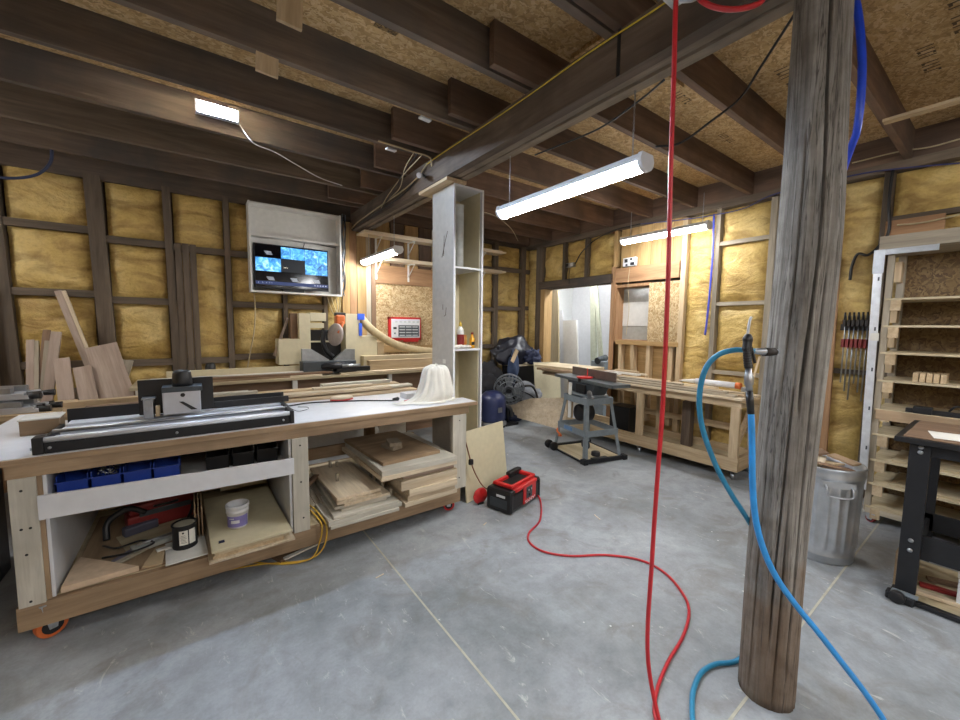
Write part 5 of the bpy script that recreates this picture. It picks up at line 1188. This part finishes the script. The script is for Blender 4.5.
# ---------------------------------------------------------------- wall fittings
def wbox(lb, p, size, m, parts): 
    t = thing('outlet_box', lb, 'outlet', p, 0, None); MB().cbox((0, 0, 0), size).build('box', m, t, .003, local=True)
    for (y, z, w_, h_, mm) in parts: MB().cbox((-size[0]/2-.002, y, z), (.004, w_, h_)).build('socket', mm, t, local=True)
    return t
p = PX(570, 265, 5.06); wbox('small outlet box on the wall above the doorway header', (5.08, p.y, p.z), (.06, .16, .07), M_STEEL, ((.05, 0, .05, .05, M_BLACK), (-.04, 0, .05, .05, M_WHITE)))
p = PX(630, 262, 5.08); wbox('white outlet plate with dark sockets above the small window', (5.085, p.y, p.z), (.05, .20, .12), M_WHITE, ((.05, .02, .05, .05, M_BLACK), (-.05, -.03, .06, .04, M_BLACK), (-.03, .035, .03, .03, M_BLACK), (.04, -.04, .03, .03, M_DGREY)))
cord('cable', 'dark cable arching from the ceiling line to the outlet box above the doorway', 'cable', [PX(640, 224, 5.0), PX(615, 230, 5.03), PX(595, 240, 5.05), PX(582, 252, 5.06), PX(575, 264, 5.07)], .009, M_BLACK)
cord('cable', 'dark cable running down from the outlet box to the doorway header', 'cable', [PX(570, 268, 5.07), PX(569, 276, 5.07), PX(569, 284, 5.05)], .006, M_BLACK)
cord('cable', 'thin cable beside the small window hanging from the outlet plate', 'cable', [PX(630, 266, 5.06), PX(628, 285, 5.05), PX(629, 310, 5.05), PX(626, 335, 5.05)], .004, M_CREAM)
M_BLP = plain('blue_pex', '3a48b8', .4)
cord('water_line', 'blue line running down the stud behind the wall shop light', 'pipe', [PX(714, 214, 5.07), PX(713, 250, 5.07), PX(710, 290, 5.07), PX(707, 320, 5.07), PX(705, 335, 5.07)], .012, M_BLP)
cord('water_line', 'violet-blue line sagging along the top of the foam wall', 'pipe', [PX(640, 224, 5.05), PX(680, 220, 5.05), PX(714, 215, 5.05), PX(745, 208, 5.05), PX(775, 194, 5.05), PX(850, 176, 5.06), PX(895, 169, 5.06), PX(960, 163, 5.06)], .007, plain('violet_line', '3b3d68', .5))
cord('cable', 'white cable stapled along the rim above the rack', 'cable', [PX(852, 163, 5.07), PX(897, 152, 5.07), PX(930, 147, 5.07), PX(960, 139, 5.07)], .006, M_CREAM)
cord('cable', 'grey cable sagging on the foam above the rack', 'cable', [PX(897, 225, 5.04), PX(920, 223, 5.04), PX(945, 218, 5.04), PX(965, 213, 5.04)], .007, M_CREAM)
cord('cable', 'dark cable bundle running down the stud beside the rack', 'cable', [PX(893, 170, 5.07), PX(889, 200, 5.06), PX(889, 230, 5.06), PX(880, 245, 5.06), PX(868, 255, 5.05), PX(858, 254, 5.05), PX(852, 266, 5.06), PX(850, 280, 5.06)], .012, M_BLACK)
# plank beside the post on the wall
board('plank', 'reddish plank standing against the wall just right of the post', 'plank', (5.06, 1.10, .05), (5.06, 1.13, 2.9), .09, .035, W_red('X'), up=(-1, 0, 0))
# row of clamps
for k in range(8):
    y = 1.0-.031*k; z1 = 1.72; L = .62+.08*(k % 3)
    t = thing('bar_clamp', ('first','second','third','fourth','fifth','sixth','seventh','eighth')[k]+' pipe clamp from the post in the row hung on the wall', 'clamp', (5.03, y, z1), 0, 'row of clamps on the wall')
    MB().cyl((0, 0, -L), (0, 0, .02), .006, None, 8).build('bar', M_STEEL, t, local=True); MB().box((-.06, -.011, -.08), (.02, .011, -.02)).build('head', M_RUST, t, .003, local=True)
    MB().box((-.06, -.011, -.28), (.015, .011, -.20)).build('jaw', M_REDD if k < 6 else M_BLACK, t, .003, local=True); MB().cyl((-.04, 0, -.02), (-.04, 0, .05), .008, None, 8).build('handle', M_BLACK, t, local=True)
tag(sbox('clamp_rail_board', (5.055, .74, 1.60), (5.09, 1.04, 1.66), M_RUST), 'dark rail on the wall carrying the row of clamps', 'rail')

# ---------------------------------------------------------------- trash can
tn = thing('trash_can', 'ribbed galvanised trash can full of wood scraps behind the post', 'trash can', (3.61, .755, 0))
def ribs(a, h): return 1+.035*max(0, math.sin(a*22))**.7 if .11 < h < .56 else 1
MB().lathe([(.18, .0), (.186, .01), (.186, .05), (.19, .055), (.187, .06), (.187, .10), (.187, .112), (.189, .14), (.196, .5), (.196, .54), (.2, .562), (.206, .57), (.208, .6), (.213, .61), (.208, .62), (.21, .655), (.216, .665), (.21, .675), (.2, .67), (.19, .6), (.17, .03)], seg=180, fn=ribs).build('body', M_GALV, tn, local=True)
for a in (math.radians(212), math.radians(32)):
    c = Vector((math.cos(a), math.sin(a), 0)); s = Vector((-math.sin(a), math.cos(a), 0)); b = MB()
    b.tube(spline([c*.205+s*.07+Vector((0, 0, .57)), c*.235+s*.07+Vector((0, 0, .55)), c*.24+s*.06+Vector((0, 0, .50)), c*.24-s*.06+Vector((0, 0, .50)), c*.235-s*.07+Vector((0, 0, .55)), c*.205-s*.07+Vector((0, 0, .57))]), .006)
    b.hexa([c*.205+s*.09+Vector((0, 0, .55)), c*.205-s*.09+Vector((0, 0, .55)), c*.205-s*.09+Vector((0, 0, .59)), c*.205+s*.09+Vector((0, 0, .59)), c*.216+s*.09+Vector((0, 0, .55)), c*.216-s*.09+Vector((0, 0, .55)), c*.216-s*.09+Vector((0, 0, .59)), c*.216+s*.09+Vector((0, 0, .59))])
    b.build('handle', M_GALV, tn, local=True)
tag(MB().lathe([(.02, 0), (.165, 0), (.185, .56), (.02, .57)], seg=32).build('scrap_fill', W_brown('X')), 'packed wood waste filling the galvanised trash can', 'waste').location = (3.61, .755, .035)
random.seed(11)
sc_l = ['cardboard flap sticking out of the trash can on the left', 'tan board scrap lying across the trash can rim', 'brown scrap at the front of the trash can', 'pale veneer scrap on top in the trash can', 'narrow wood strip in the trash can, right side', 'dark wood chunk in the trash can']
for k in range(6):
    o = MB().box((-.12+.01*k, -.045, 0), (.12-.01*k, .045, .012)).build('scrap', (W_ply, W_pine, W_brown, W_pale, W_bench, W_brown)[k]('X'), None, .001)
    o.location = (3.61+(-.09, .03, -.08, .0, .06, .05)[k], .755+(.06, .02, -.06, .05, -.08, .08)[k], .635+.013*k); o.rotation_euler = (.12*(k % 3-1), .15*((k+1) % 3-1), k*1.1); tag(o, sc_l[k], 'scrap', 'scraps in the trash can')

# ---------------------------------------------------------------- drying rack
rk = thing('drying_rack', 'tall wooden rack of thin shelves with a metal front upright', 'rack', (4.8, 0, 0))
K0, K1, KY1, KY0 = 4.50, 5.04, .69, -1.05
G = lambda mb, n, m, bev=.0015: mb.build(n, m, rk, bev)
G(MB().box((K0-.02, KY0, 2.245), (K1, KY1+.04, 2.35)), 'top_board', W_grey('Y'))
sl = [1.86, 1.645, 1.43, 1.205, .965, .76, .545, .345, .145]
for i, z in enumerate(sl):
    G(MB().box((K0, KY0, z-.016), (K1, KY1-.02, z)), 'shelf', W_ply('Y'))
    G(MB().box((K0-.004, KY1-.11, z-.10), (K0+.03, KY1-.052, z-.017)), 'ledger_block', W_pine('X'))
    G(MB().box((K0+.045, KY1-.055, z-.07), (K1-.05, KY1-.015, z-.017)), 'ledger', W_grey('X'))
    if i == 4: G(MB().box((K0-.012, KY0, z-.085), (K0, KY1-.03, z-.004)), 'front_edge', W_bench('Y'))
G(MB().box((K1-.09, KY1-.06, .10), (K1-.05, KY1-.012, 2.244)), 'rear_post', W_grey('Z'))
for i, z in enumerate([2.2]+sl[:4]): G(MB().box((K1-.20, KY1-.05, z-.19), (K1-.10, KY1-.01, z-.018)), 'rear_block', W_pine('Z'))
G(MB().box((K1-.045, KY0, .12), (K1-.03, KY1-.01, 2.244)), 'back_panel', osb('osb_dark', ('5c4630', '77603f', '8b7450'), 1.9))
G(MB().box((K0+.01, KY1-.05, .10), (K0+.05, KY1-.01, 2.24)), 'front_post', W_grey('Z'))
# metal upright at front corner, leaning a little
u = MB(); u.hexa([(K0-.03, KY1-.02, .28), (K0-.03, KY1+.03, .28), (K0-.006, KY1+.03, .28), (K0-.006, KY1-.02, .28), (K0-.03, KY1+.012, 2.245), (K0-.03, KY1+.062, 2.245), (K0-.006, KY1+.062, 2.245), (K0-.006, KY1+.012, 2.245)]); G(u, 'metal_upright', plain('white_aluminium', 'd3d6da', .35, .4))
G(MB().box((K0-.034, KY1-.0, 2.06), (K0-.03, KY1+.066, 2.245)), 'corner_plate', M_STEEL); G(MB().box((K0-.034, KY1-.28, 2.20), (K0-.02, KY1+.0, 2.245)), 'corner_plate', M_STEEL)
for z in (2.0, 1.6, 1.27, .95, .62): G(MB().box((K0-.032, KY1-.015+.017*z, z), (K0-.0302, KY1-.005+.017*z, z+.03)), 'mark', M_DGREY, 0)
G(MB().box((K0, KY0, .085), (K0+.05, KY1-.02, .128)), 'base_rail', W_grey('Y')); G(MB().box((K1-.05, KY0, .085), (K1, KY1-.02, .128)), 'base_rail', W_grey('Y'))
caster(rk, K0+.04, KY1-.06, .032, M_REDD, 1.2, ztop=.084, wd=.028); caster(rk, K1-.05, KY1-.06, .032, M_REDD, .2, ztop=.084, wd=.028); caster(rk, K0+.04, KY0+.1, .032, M_REDD, .2, ztop=.084, wd=.028)
G(MB().box((K0-.035, KY1-.01, 1.52), (K0-.03, KY1+.04, 1.58)), 'paper_tag', M_PAPER, 0)
# things on its shelves
for k in range(5):
    flat('wood_block', ('wood block at the left end of the row on the rack shelf', 'second wood block in the row on the rack shelf', 'middle wood block in the row on the rack shelf', 'fourth wood block in the row on the rack shelf', 'right end wood block of the row on the rack shelf')[k], 4.66, .47-.036*k, .18, .03, 1.2055, .07, W_pine('X'), 0, 'block', 'row of wood blocks on the rack shelf')
t = thing('black_bar', 'long black bar clamp lying across the rack shelf', 'clamp', (4.52, .2, .966))
MB().box((4.515, -.6, .967), (4.56, .50, 1.0)).build('bar', M_BLACK, t, .003); MB().box((4.50, .36, .9665), (4.57, .46, 1.02)).build('jaw', M_BLACK, t, .006)
cord('cable', 'black cable looped over the black bar on the rack', 'cable', [(4.54, .28, 1.006), (4.52, .24, 1.05), (4.54, .15, 1.02), (4.60, .02, .975), (4.62, -.2, .975), (4.6, -.5, .975)], .007, M_BLACK)
flat('paper_sheet', 'white papers lying on the rack shelf below the black bar', 4.66, .34, .22, .34, .761, .004, M_PAPER, .1, 'paper')
flat('black_strip', 'black rubber strip at the front of the rack shelf below the papers', 4.56, .1, .06, .55, .7655, .014, M_BLACK, .0, 'strip')
for k in range(2): flat('stored_panel', ('pale panel stored on the lower rack shelf', 'pale panel stored on the second lowest rack shelf')[k], 4.77, .1, .46, .9, (.3455, .5455)[k], .015, W_ply('Y'), 0, 'panel')

# ---------------------------------------------------------------- black work table at right
bt_ = thing('black_table', 'black wooden work table with bolted legs on a low wheeled base', 'table', (3.7, -.2, 0))
B = lambda mb, n, m, bev=.003: mb.build(n, m, bt_, bev)
MB_y = .0
B(MB().box((3.32, -.95, .955), (4.05, .40, .985)), 'top', M_BLACK)
B(MB().box((3.345, -.92, .9855), (4.03, .37, .989)), 'top_mat', W_brown('Y'))
B(MB().box((3.375, -.9, .885), (3.40, .34, .954)), 'apron', M_BLACKM); B(MB().box((3.40, .30, .885), (3.98, .325, .954)), 'apron', M_BLACKM)
for (x, y) in ((3.36, .255), (3.93, .255), (3.36, -.9), (3.93, -.9)): B(MB().box((x, y, .055), (x+.035, y+.085, .954)), 'leg', M_BLACKM)
B(MB().box((3.395, -.9, .27), (3.415, .33, .41)), 'stretcher', M_BLACKM); B(MB().box((3.93, -.9, .27), (3.95, .33, .39)), 'stretcher', M_BLACKM); B(MB().box((3.42, .27, .27), (3.92, .29, .36)), 'stretcher', M_BLACKM)
for z in (.935, .905, .375, .315): B(MB().lathe([(.002, -.008), (.012, -.005), (.012, .0), (.003, .001)], (3.36, .295, z), 12, 'X'), 'bolt', M_STEEL, 0)
B(MB().box((3.33, -.95, .006), (3.37, .36, .03)), 'base_frame', M_BLACKM); B(MB().box((3.33, .32, .006), (4.02, .36, .03)), 'base_frame', M_BLACKM); B(MB().box((3.37, -.92, .012), (4.0, .32, .026)), 'base_board', W_ply('Y'))
B(MB().box((3.30, .25, .003), (3.36, .37, .05)), 'foot', M_BLACKM, .008); B(MB().box((3.31, .24, .05), (3.36, .35, .057)), 'foot_plate', M_GREY)
B(MB().lathe([(.01, -.02), (.035, -.018), (.035, .018), (.01, .02)], (3.295, .32, .037), 16, 'X'), 'wheel', M_BLACK)
flat('paper_sheet', 'white paper lying on the black table top', 3.55, .13, .22, .3, .9895, .003, M_PAPER, .2, 'paper')
t = thing('white_box', 'white box standing on the base board under the black table', 'box', (3.58, -.05, .0265)); MB().box((-.1, -.22, 0), (.16, .16, .20)).build('body', M_WHITE, t, .004, local=True); MB().box((-.104, -.224, .17), (.164, .164, .205)).build('lid', M_WHITEP, t, .004, local=True)
o = MB().blob((0, 0, .06), (.12, .12, .09), 31, .6, 2.5, 3, 0).build('plastic_bag', plain('clear_bag', 'b9bbb8', .2)); o.location = (3.60, -.03, .2325); tag(o, 'clear plastic bag crumpled on the white box under the black table', 'bag')
for k in range(3): board('offcut', ('pale offcut under the black table beside its left leg', 'dark red stick on the base board under the black table', 'brown slat at the back of the black table base')[k], 'offcut', (3.46+.12*k, .28-.02*k, .04+.0*k), (3.52+.12*k, -.1+.1*k, .04), .04, .02, (W_pale('X'), M_REDD, W_brown('X'))[k])
tag(MB().box((3.46, .34, .02), (3.9, .36, .24)).build('slotted_board', W_bench('X')), 'slotted brown board standing behind the black table leg', 'board')
# ---------------------------------------------------------------- power pack
pk = thing('power_pack', 'red and black jobsite battery charger box standing on the concrete floor', 'charger', (2.315, 2.625, 0), math.atan2(.15, .53))
# local x = long axis (front-left -> right), y back
K = lambda mb, n, m, bev=.006: mb.build(n, m, pk, bev, local=True)
LX, LYd, LH = .24, .125, .235
K(MB().box((-LX, -LYd, .012), (LX, LYd, .17)), 'body', M_BLACK, .02)
for s in (-1, 1):
    K(MB().box((s*LX-.03 if s > 0 else -LX-.012, -LYd-.008, .004), (LX+.012 if s > 0 else -LX+.03, LYd+.008, .19)), 'bumper', M_BLACK, .018)
K(MB().box((-.17, -LYd-.006, .172), (.19, LYd+.006, .205)), 'red_shell', M_RED, .012)
K(MB().box((-LX-.005, -LYd-.002, .171), (-.172, LYd+.002, .2)), 'end_cap', M_BLACK, .014); K(MB().box((.192, -LYd-.002, .171), (LX+.005, LYd+.002, .2)), 'end_cap', M_BLACK, .014)
K(MB().box((-.05, -LYd-.009, .03), (.16, -LYd+.002, .19)), 'red_front', M_RED, .006)
K(MB().box((-.01, -LYd-.012, .07), (.09, -LYd-.008, .175)), 'control_panel', M_DGREY, .002)
for k in range(4): K(MB().box((.0+.022*k, -LYd-.015, .135), (.012+.022*k, -LYd-.011, .15)), 'button', (M_BLACK, plain('light_grey', 'b8bbbd', .4))[k % 2], .001)
K(MB().lathe([(.002, -.012), (.014, -.01), (.014, .0), (.002, .001)], (.04, -LYd-.011, .1), 16, 'Y'), 'dial', M_BLACK, 0)
lg = MB(); pts = [(-.03+.16*t/30+.008*math.sin(t*1.1), -LYd-.0115, .048+.013*math.sin(t*.9)) for t in range(31)]; lg.tube(spline(pts, 3), .0028, 5); K(lg, 'white_lettering', M_WHITE, 0)
hd = MB(); hd.box((-.20, -.10, .205), (-.16, .10, .235)).box((.16, -.10, .205), (.20, .10, .235)).box((-.20, -.10, .205), (.20, -.07, .232)).box((-.20, .07, .205), (.20, .10, .232)); K(hd, 'carry_handle', M_RED, .008)
K(MB().box((-.15, -.06, .2055), (.15, .06, .212)), 'recess', M_BLACK, .004)
K(MB().box((.0, .05, .212), (.2, .10, .26)), 'antenna_block', M_BLACK, .01)
K(MB().box((-LX-.016, -.07, .135), (-LX-.011, .02, .155)), 'white_badge', M_WHITE, .001); K(MB().box((-LX-.014, -.09, .04), (-LX-.0115, .09, .12)), 'side_panel', M_DGREY, .004)
t = thing('red_cover', 'round red disc cover standing between power pack and cream panel', 'cover', (2.035, 2.77, 0))
MB().lathe([(.004, -.012), (.07, -.01), (.075, 0), (.07, .01), (.004, .012)], (0, 0, .0765), 26, 'Y').build('disc', M_RED, t, local=True); MB().box((-.03, -.016, .0), (.03, .016, .02)).build('foot', M_BLACK, t, .003, local=True)
cord('extension_cord', 'brown cord running down the cream panel to the power pack', 'cord', [PY(464, 436, 2.84), PY(467, 447, 2.84), PY(471, 462, 2.83), PY(476, 475, 2.80), PY(484, 487, 2.72), (2.13, 2.66, .12)], .006, plain('brown_cord', '7c4a32', .5))
tag(MB().cbox(PY(471, 462, 2.825), (.04, .03, .05)).build('cord_plug', M_BLACK, None, .006), 'small black plug on the brown cord against the cream panel', 'plug')
# red air hose: hanging from the ceiling, over the floor to the pack
RH = plain('red_hose', 'b8242c', .4)
fz = .0085
hx, hy = 1.36, .70
top_z = 2.99
floor_pts = [(2.58, 2.62, .03), (2.50, 2.47, .012), PZ(540, 520, fz), PZ(529, 533, fz), PZ(530, 543, fz), PZ(545, 552, fz), PZ(572, 556, fz), PZ(605, 555, fz), PZ(640, 560, fz), PZ(665, 573, fz), PZ(683, 594, fz), PZ(689, 612, fz), PZ(683, 636, fz), PZ(668, 662, fz), PZ(657, 690, fz), PZ(655, 715, fz), (1.40, .68, fz), (1.34, .62, .02), (1.30, .63, .10)]
hang = []
for (px, py) in ((648, 660), (652, 560), (658, 470), (663, 400), (668, 280), (671, 160), (674, 70), (676, 0)):
    r_ = ray(px, py); kk = (r_.x*hx+r_.y*hy)/(r_.x**2+r_.y**2); hang.append(CAM+r_*kk)
hang.append(Vector((hang[-1].x+.02, hang[-1].y, 2.85))); hang.append(Vector((hang[-1].x+.05, hang[-1].y, 3.05)))
cord('air_hose', 'red air hose hanging from the ceiling and snaking over the floor to the power pack', 'hose', floor_pts+hang, .0078, RH, 8, 10)
cord('air_hose', 'short red hose loop under the beam at the top of the picture', 'hose', [PZ(690, -12, 2.98), PZ(705, 3, 2.86), PZ(724, 9, 2.83), PZ(745, 8, 2.83), PZ(762, 1, 2.85), PZ(770, -15, 2.95)], .010, RH)
t = thing('hose_hook', 'silver hook bracket under the beam beside the red hose', 'hook', PZ(686, -4, 2.86)); MB().tube(spline([(-.04, .05, .03), (-.03, .02, -.01), (.02, -.02, -.01), (.04, -.04, .02)]), .012).build('hook', M_STEEL, t, local=True); MB().box((-.05, .02, .02), (.05, .08, .06)).build('plate', M_STEEL, t, .003, local=True)
# blue air line down the right side of the post
cord('air_line', 'thick royal blue air line hanging down the right side of the post top', 'hose', [PD(853, -12, 1.60), PD(859, 20, 1.58), PD(862, 60, 1.57), PD(861, 95, 1.58), PD(857, 130, 1.61), PD(852, 145, 1.66), PD(844, 168, 1.75), PD(832, 210, 1.79), PD(820, 260, 1.78), PD(812, 330, 1.77)], .014, plain('royal_blue_hose', '1f46c8', .35), 8, 10)
# bracket with coupling on the post
ft = thing('air_coupling', 'brass and steel air coupling screwed to the post side', 'coupling', PD(776, 352, 1.53))
MB().tube([PD(776, 352, 1.53), PD(764, 351.5, 1.50), PD(752, 351, 1.49)], [.012, .014, .010], 10).build('nipple', M_STEEL, ft); MB().tube([PD(774, 352, 1.52), PD(764, 352, 1.50)], .017, 6).build('nut', M_RUST, ft)
cord('air_hose', 'teal air hose arching out of the coupling and down behind the post', 'hose', [PD(754, 351, 1.49), PD(735, 350, 1.50), PD(718, 355, 1.52), PD(706, 368, 1.54), PD(700, 390, 1.56), PD(700, 415, 1.58), PD(706, 440, 1.60), PD(718, 470, 1.63), PD(733, 497, 1.68), PD(748, 520, 1.74), PD(760, 545, 1.80), PD(768, 580, 1.84), PD(770, 620, 1.84), PZ(762, 650, .03)+Vector((.05, .05, 0)), PZ(738, 660, .011), PZ(716, 664, .011), PZ(702, 672, .011), PZ(694, 688, .011), PZ(692, 706, .011), PZ(694, 730, .011), PZ(702, 760, .011)], .0105, M_TEAL, 8, 10)
# blow gun hanging at the post
bg = thing('blow_gun', 'black air blow gun hanging upright on the post coupling with a bent nozzle', 'blow gun', PD(747, 370, 1.44))
g = lambda x, y: PD(x, y, 1.44)
MB().tube(spline([g(747.5, 337), g(748.5, 328), g(750, 320), g(751.5, 317)]), .0045).build('nozzle', M_STEEL, bg)
MB().tube(spline([g(748, 334), g(747.5, 342), g(746.5, 350)]), [.009, .011, .013, .015, .0165, .017, .017, .016, .015, .015, .015, .015, .015, .015, .015, .015, .015][:17], 12).build('head', M_BLACK, bg)
pts = spline([g(747, 348), g(747.5, 358), g(748.5, 368)], 12); MB().tube(pts, [.0132+.0018*(i % 3 == 0) for i in range(len(pts))], 12).build('grip', M_BLACK, bg)
MB().tube(spline([g(751, 347), g(753.5, 356), g(755, 363)]), .005).build('trigger', M_BLACK, bg)
MB().tube([g(748.5, 368), g(748.5, 374), g(748.8, 376), g(748.8, 384), g(749, 386), g(749.2, 391)], [.010, .012, .015, .015, .011, .011], 10).build('coupler', M_STEEL, bg)
MB().tube([g(749.2, 391), g(750, 402), g(751, 414)], [.012, .0125, .011], 10).build('strain_relief', M_BLACK, bg)
cord('air_hose', 'light blue air hose dropping from the blow gun across the post to the floor', 'hose', [g(751, 413), PD(752, 440, 1.44), PD(752.5, 480, 1.44), PD(755, 515, 1.44), PD(762, 545, 1.43), PD(775, 575, 1.42), PD(795, 604, 1.42), PD(818, 632, 1.42), PD(843, 664, 1.42), PD(866, 694, 1.43), PD(886, 724, 1.43), PZ(900, 752, .011), PZ(915, 790, .011)], .0105, M_BLUEH, 8, 10)
# ---------------------------------------------------------------- ceiling bits
cord('extension_cord', 'yellow cord running along the top of the beam', 'cord', [(1.785, y, 3.075-.012*abs(math.sin(y*2.1))) for y in (.3, .7, 1.1, 1.5, 1.9, 2.3, 2.7, 3.1, 3.3)], .004, plain('bright_yellow', 'd8c040', .5))
cord('cable', 'pale cable running on along the beam face toward the screen', 'cable', [(1.785, 3.3, 3.07), (1.78, 3.5, 3.0), (1.782, 3.8, 2.97), (1.785, 4.2, 2.96), (1.785, 4.7, 2.95), (1.785, 5.2, 2.93), (1.79, 5.45, 2.9)], .007, M_CREAM)
cord('cable', 'dark cable running along the beam face below the pale one', 'cable', [(1.786, 3.4, 3.03), (1.783, 3.8, 2.93), (1.785, 4.4, 2.91), (1.785, 5.0, 2.9), (1.79, 5.4, 2.87)], .006, M_BLACK)
cord('cable', 'pale cable stapled along the joist underside to the beam', 'cable', [(1.28, 3.20, 3.095), (1.45, 3.20, 3.092), (1.6, 3.2, 3.09), (1.75, 3.2, 3.085), (1.785, 3.22, 3.02)], .007, M_CREAM)
for k in range(3): cord('cable', ('thin white cable drooping from the joist to the beam face, nearest', 'thin dark cable drooping from the joist to the beam face, middle', 'thin pale cable drooping from the joist to the beam face, farthest')[k], 'cable', [(1.60+.04*k, 3.2, 3.09), (1.63+.03*k, 3.45+.1*k, 3.03), (1.74, 3.8+.15*k, 2.98), (1.785, 4.2+.1*k, 2.97-.02*k)], .004, (M_CREAM, M_BLACK, M_CREAM)[k])
for k, (px, py, y, lb) in enumerate(((425, 120, 2.66, 'white label tag under the joist nearest the beam end cables'), (391, 150.5, 3.22, 'white label tag under the joist near the pale stapled cable'))):
    p = PZ(px, py, 3.085); o = MB().box((-.045, -.02, 0), (.045, .02, .012)).build('label_tag', M_WHITE, None, .001); o.location = p; o.rotation_euler = (0, 0, .1); tag(o, lb, 'tag')
t = thing('security_camera', 'small white and grey spot camera fixed to the beam face', 'camera', (1.79, 3.35, 2.97))
MB().cyl((0, 0, 0), (-.05, -.03, 0), .012).build('bracket', M_DGREY, t, local=True); MB().cyl((-.05, .0, .0), (-.10, -.07, -.03), .022, .026).build('body', M_STEEL, t, local=True); MB().cyl((-.1, -.07, -.03), (-.112, -.086, -.037), .02).build('lens', M_WHITE, t, local=True)
cord('cable', 'thin white cable sagging from the LED bar under the joists', 'cable', [(.36, 3.82, 3.2), (.45, 3.75, 3.05), (.62, 3.86, 3.06), (.85, 4.1, 3.08), (1.1, 4.3, 3.08), (1.35, 4.40, 3.085)], .004, M_WHITE)
cord('cable', 'dark blue cable loop hanging from the joists at the far left', 'cable', [PY(52, 150, 5.05), PY(50, 163, 5.05), PY(38, 174, 5.05), PY(18, 178, 5.05), PY(-5, 177, 5.05), PY(-20, 172, 5.05)], .012, plain('navy_cable', '2a3350', .5))
gk = 'scrap wood blocks screwed under the joists'
for k, (px, py, y, sx_, sz_, lb) in enumerate(((288, 12, 2.0, .10, .16, 'larger pale wood block on the joists at the top edge'), (266, 69, 2.6, .11, .10, 'smaller pale wood block on the joist above the LED bar'))):
    c = PY(px, py, y-.008); o = MB().box((-sx_/2, -.02, -sz_/2), (sx_/2, 0, sz_/2)).build('wood_block', W_pine('Z'), None, .002); o.location = (c.x, y-.038, c.z); o.rotation_euler = (0, .05, 0); tag(o, lb, 'block', gk)
p = PZ(888, 122, 3.09); q = PZ(975, 92, 3.09)
board('batten', 'pale batten nailed across under the right joists', 'batten', (4.05, .70, 3.085), (4.05, -.6, 3.085), .07, .022, W_pine('X'))
cord('cable', 'black power cable sagging from the post top to the big shop light', 'cable', [PD(796, 12, 1.62), PD(778, 40, 1.75), PD(760, 68, 1.88), PD(740, 98, 1.95), PD(710, 122, 1.98), PD(680, 143, 1.99), (1.99, 1.20, 2.545)], .006, M_BLACK)
cord('cable', 'dark cable strung from the beam to the joists beyond the big shop light', 'cable', [PZ(664, 80, 2.87), PD(640, 100, 2.3), PD(600, 128, 2.6), PD(560, 145, 2.9), PD(535, 155, 3.1)], .006, M_DGREY)
cord('cable', 'pale cable drooping under the far joists behind the big shop light', 'cable', [(2.6, 4.31, 3.05), (2.9, 4.2, 3.06), (3.3, 4.25, 3.07), (3.8, 4.5, 3.03), (4.3, 4.9, 2.98)], .005, M_CREAM)
for k, (x, y, rz) in enumerate(((1.85, 2.45, .4), (2.7, 2.0, 1.2), (.9, 2.3, .2))):
    flat('floor_scrap', ('small pale wood sliver on the floor before the power pack', 'thin white stick lying on the floor by the red hose bend', 'pale shaving on the floor beside the sealed joint')[k], x, y, (.05, .09, .06)[k], .008, .0005, .004, W_pale('X'), rz, 'scrap')
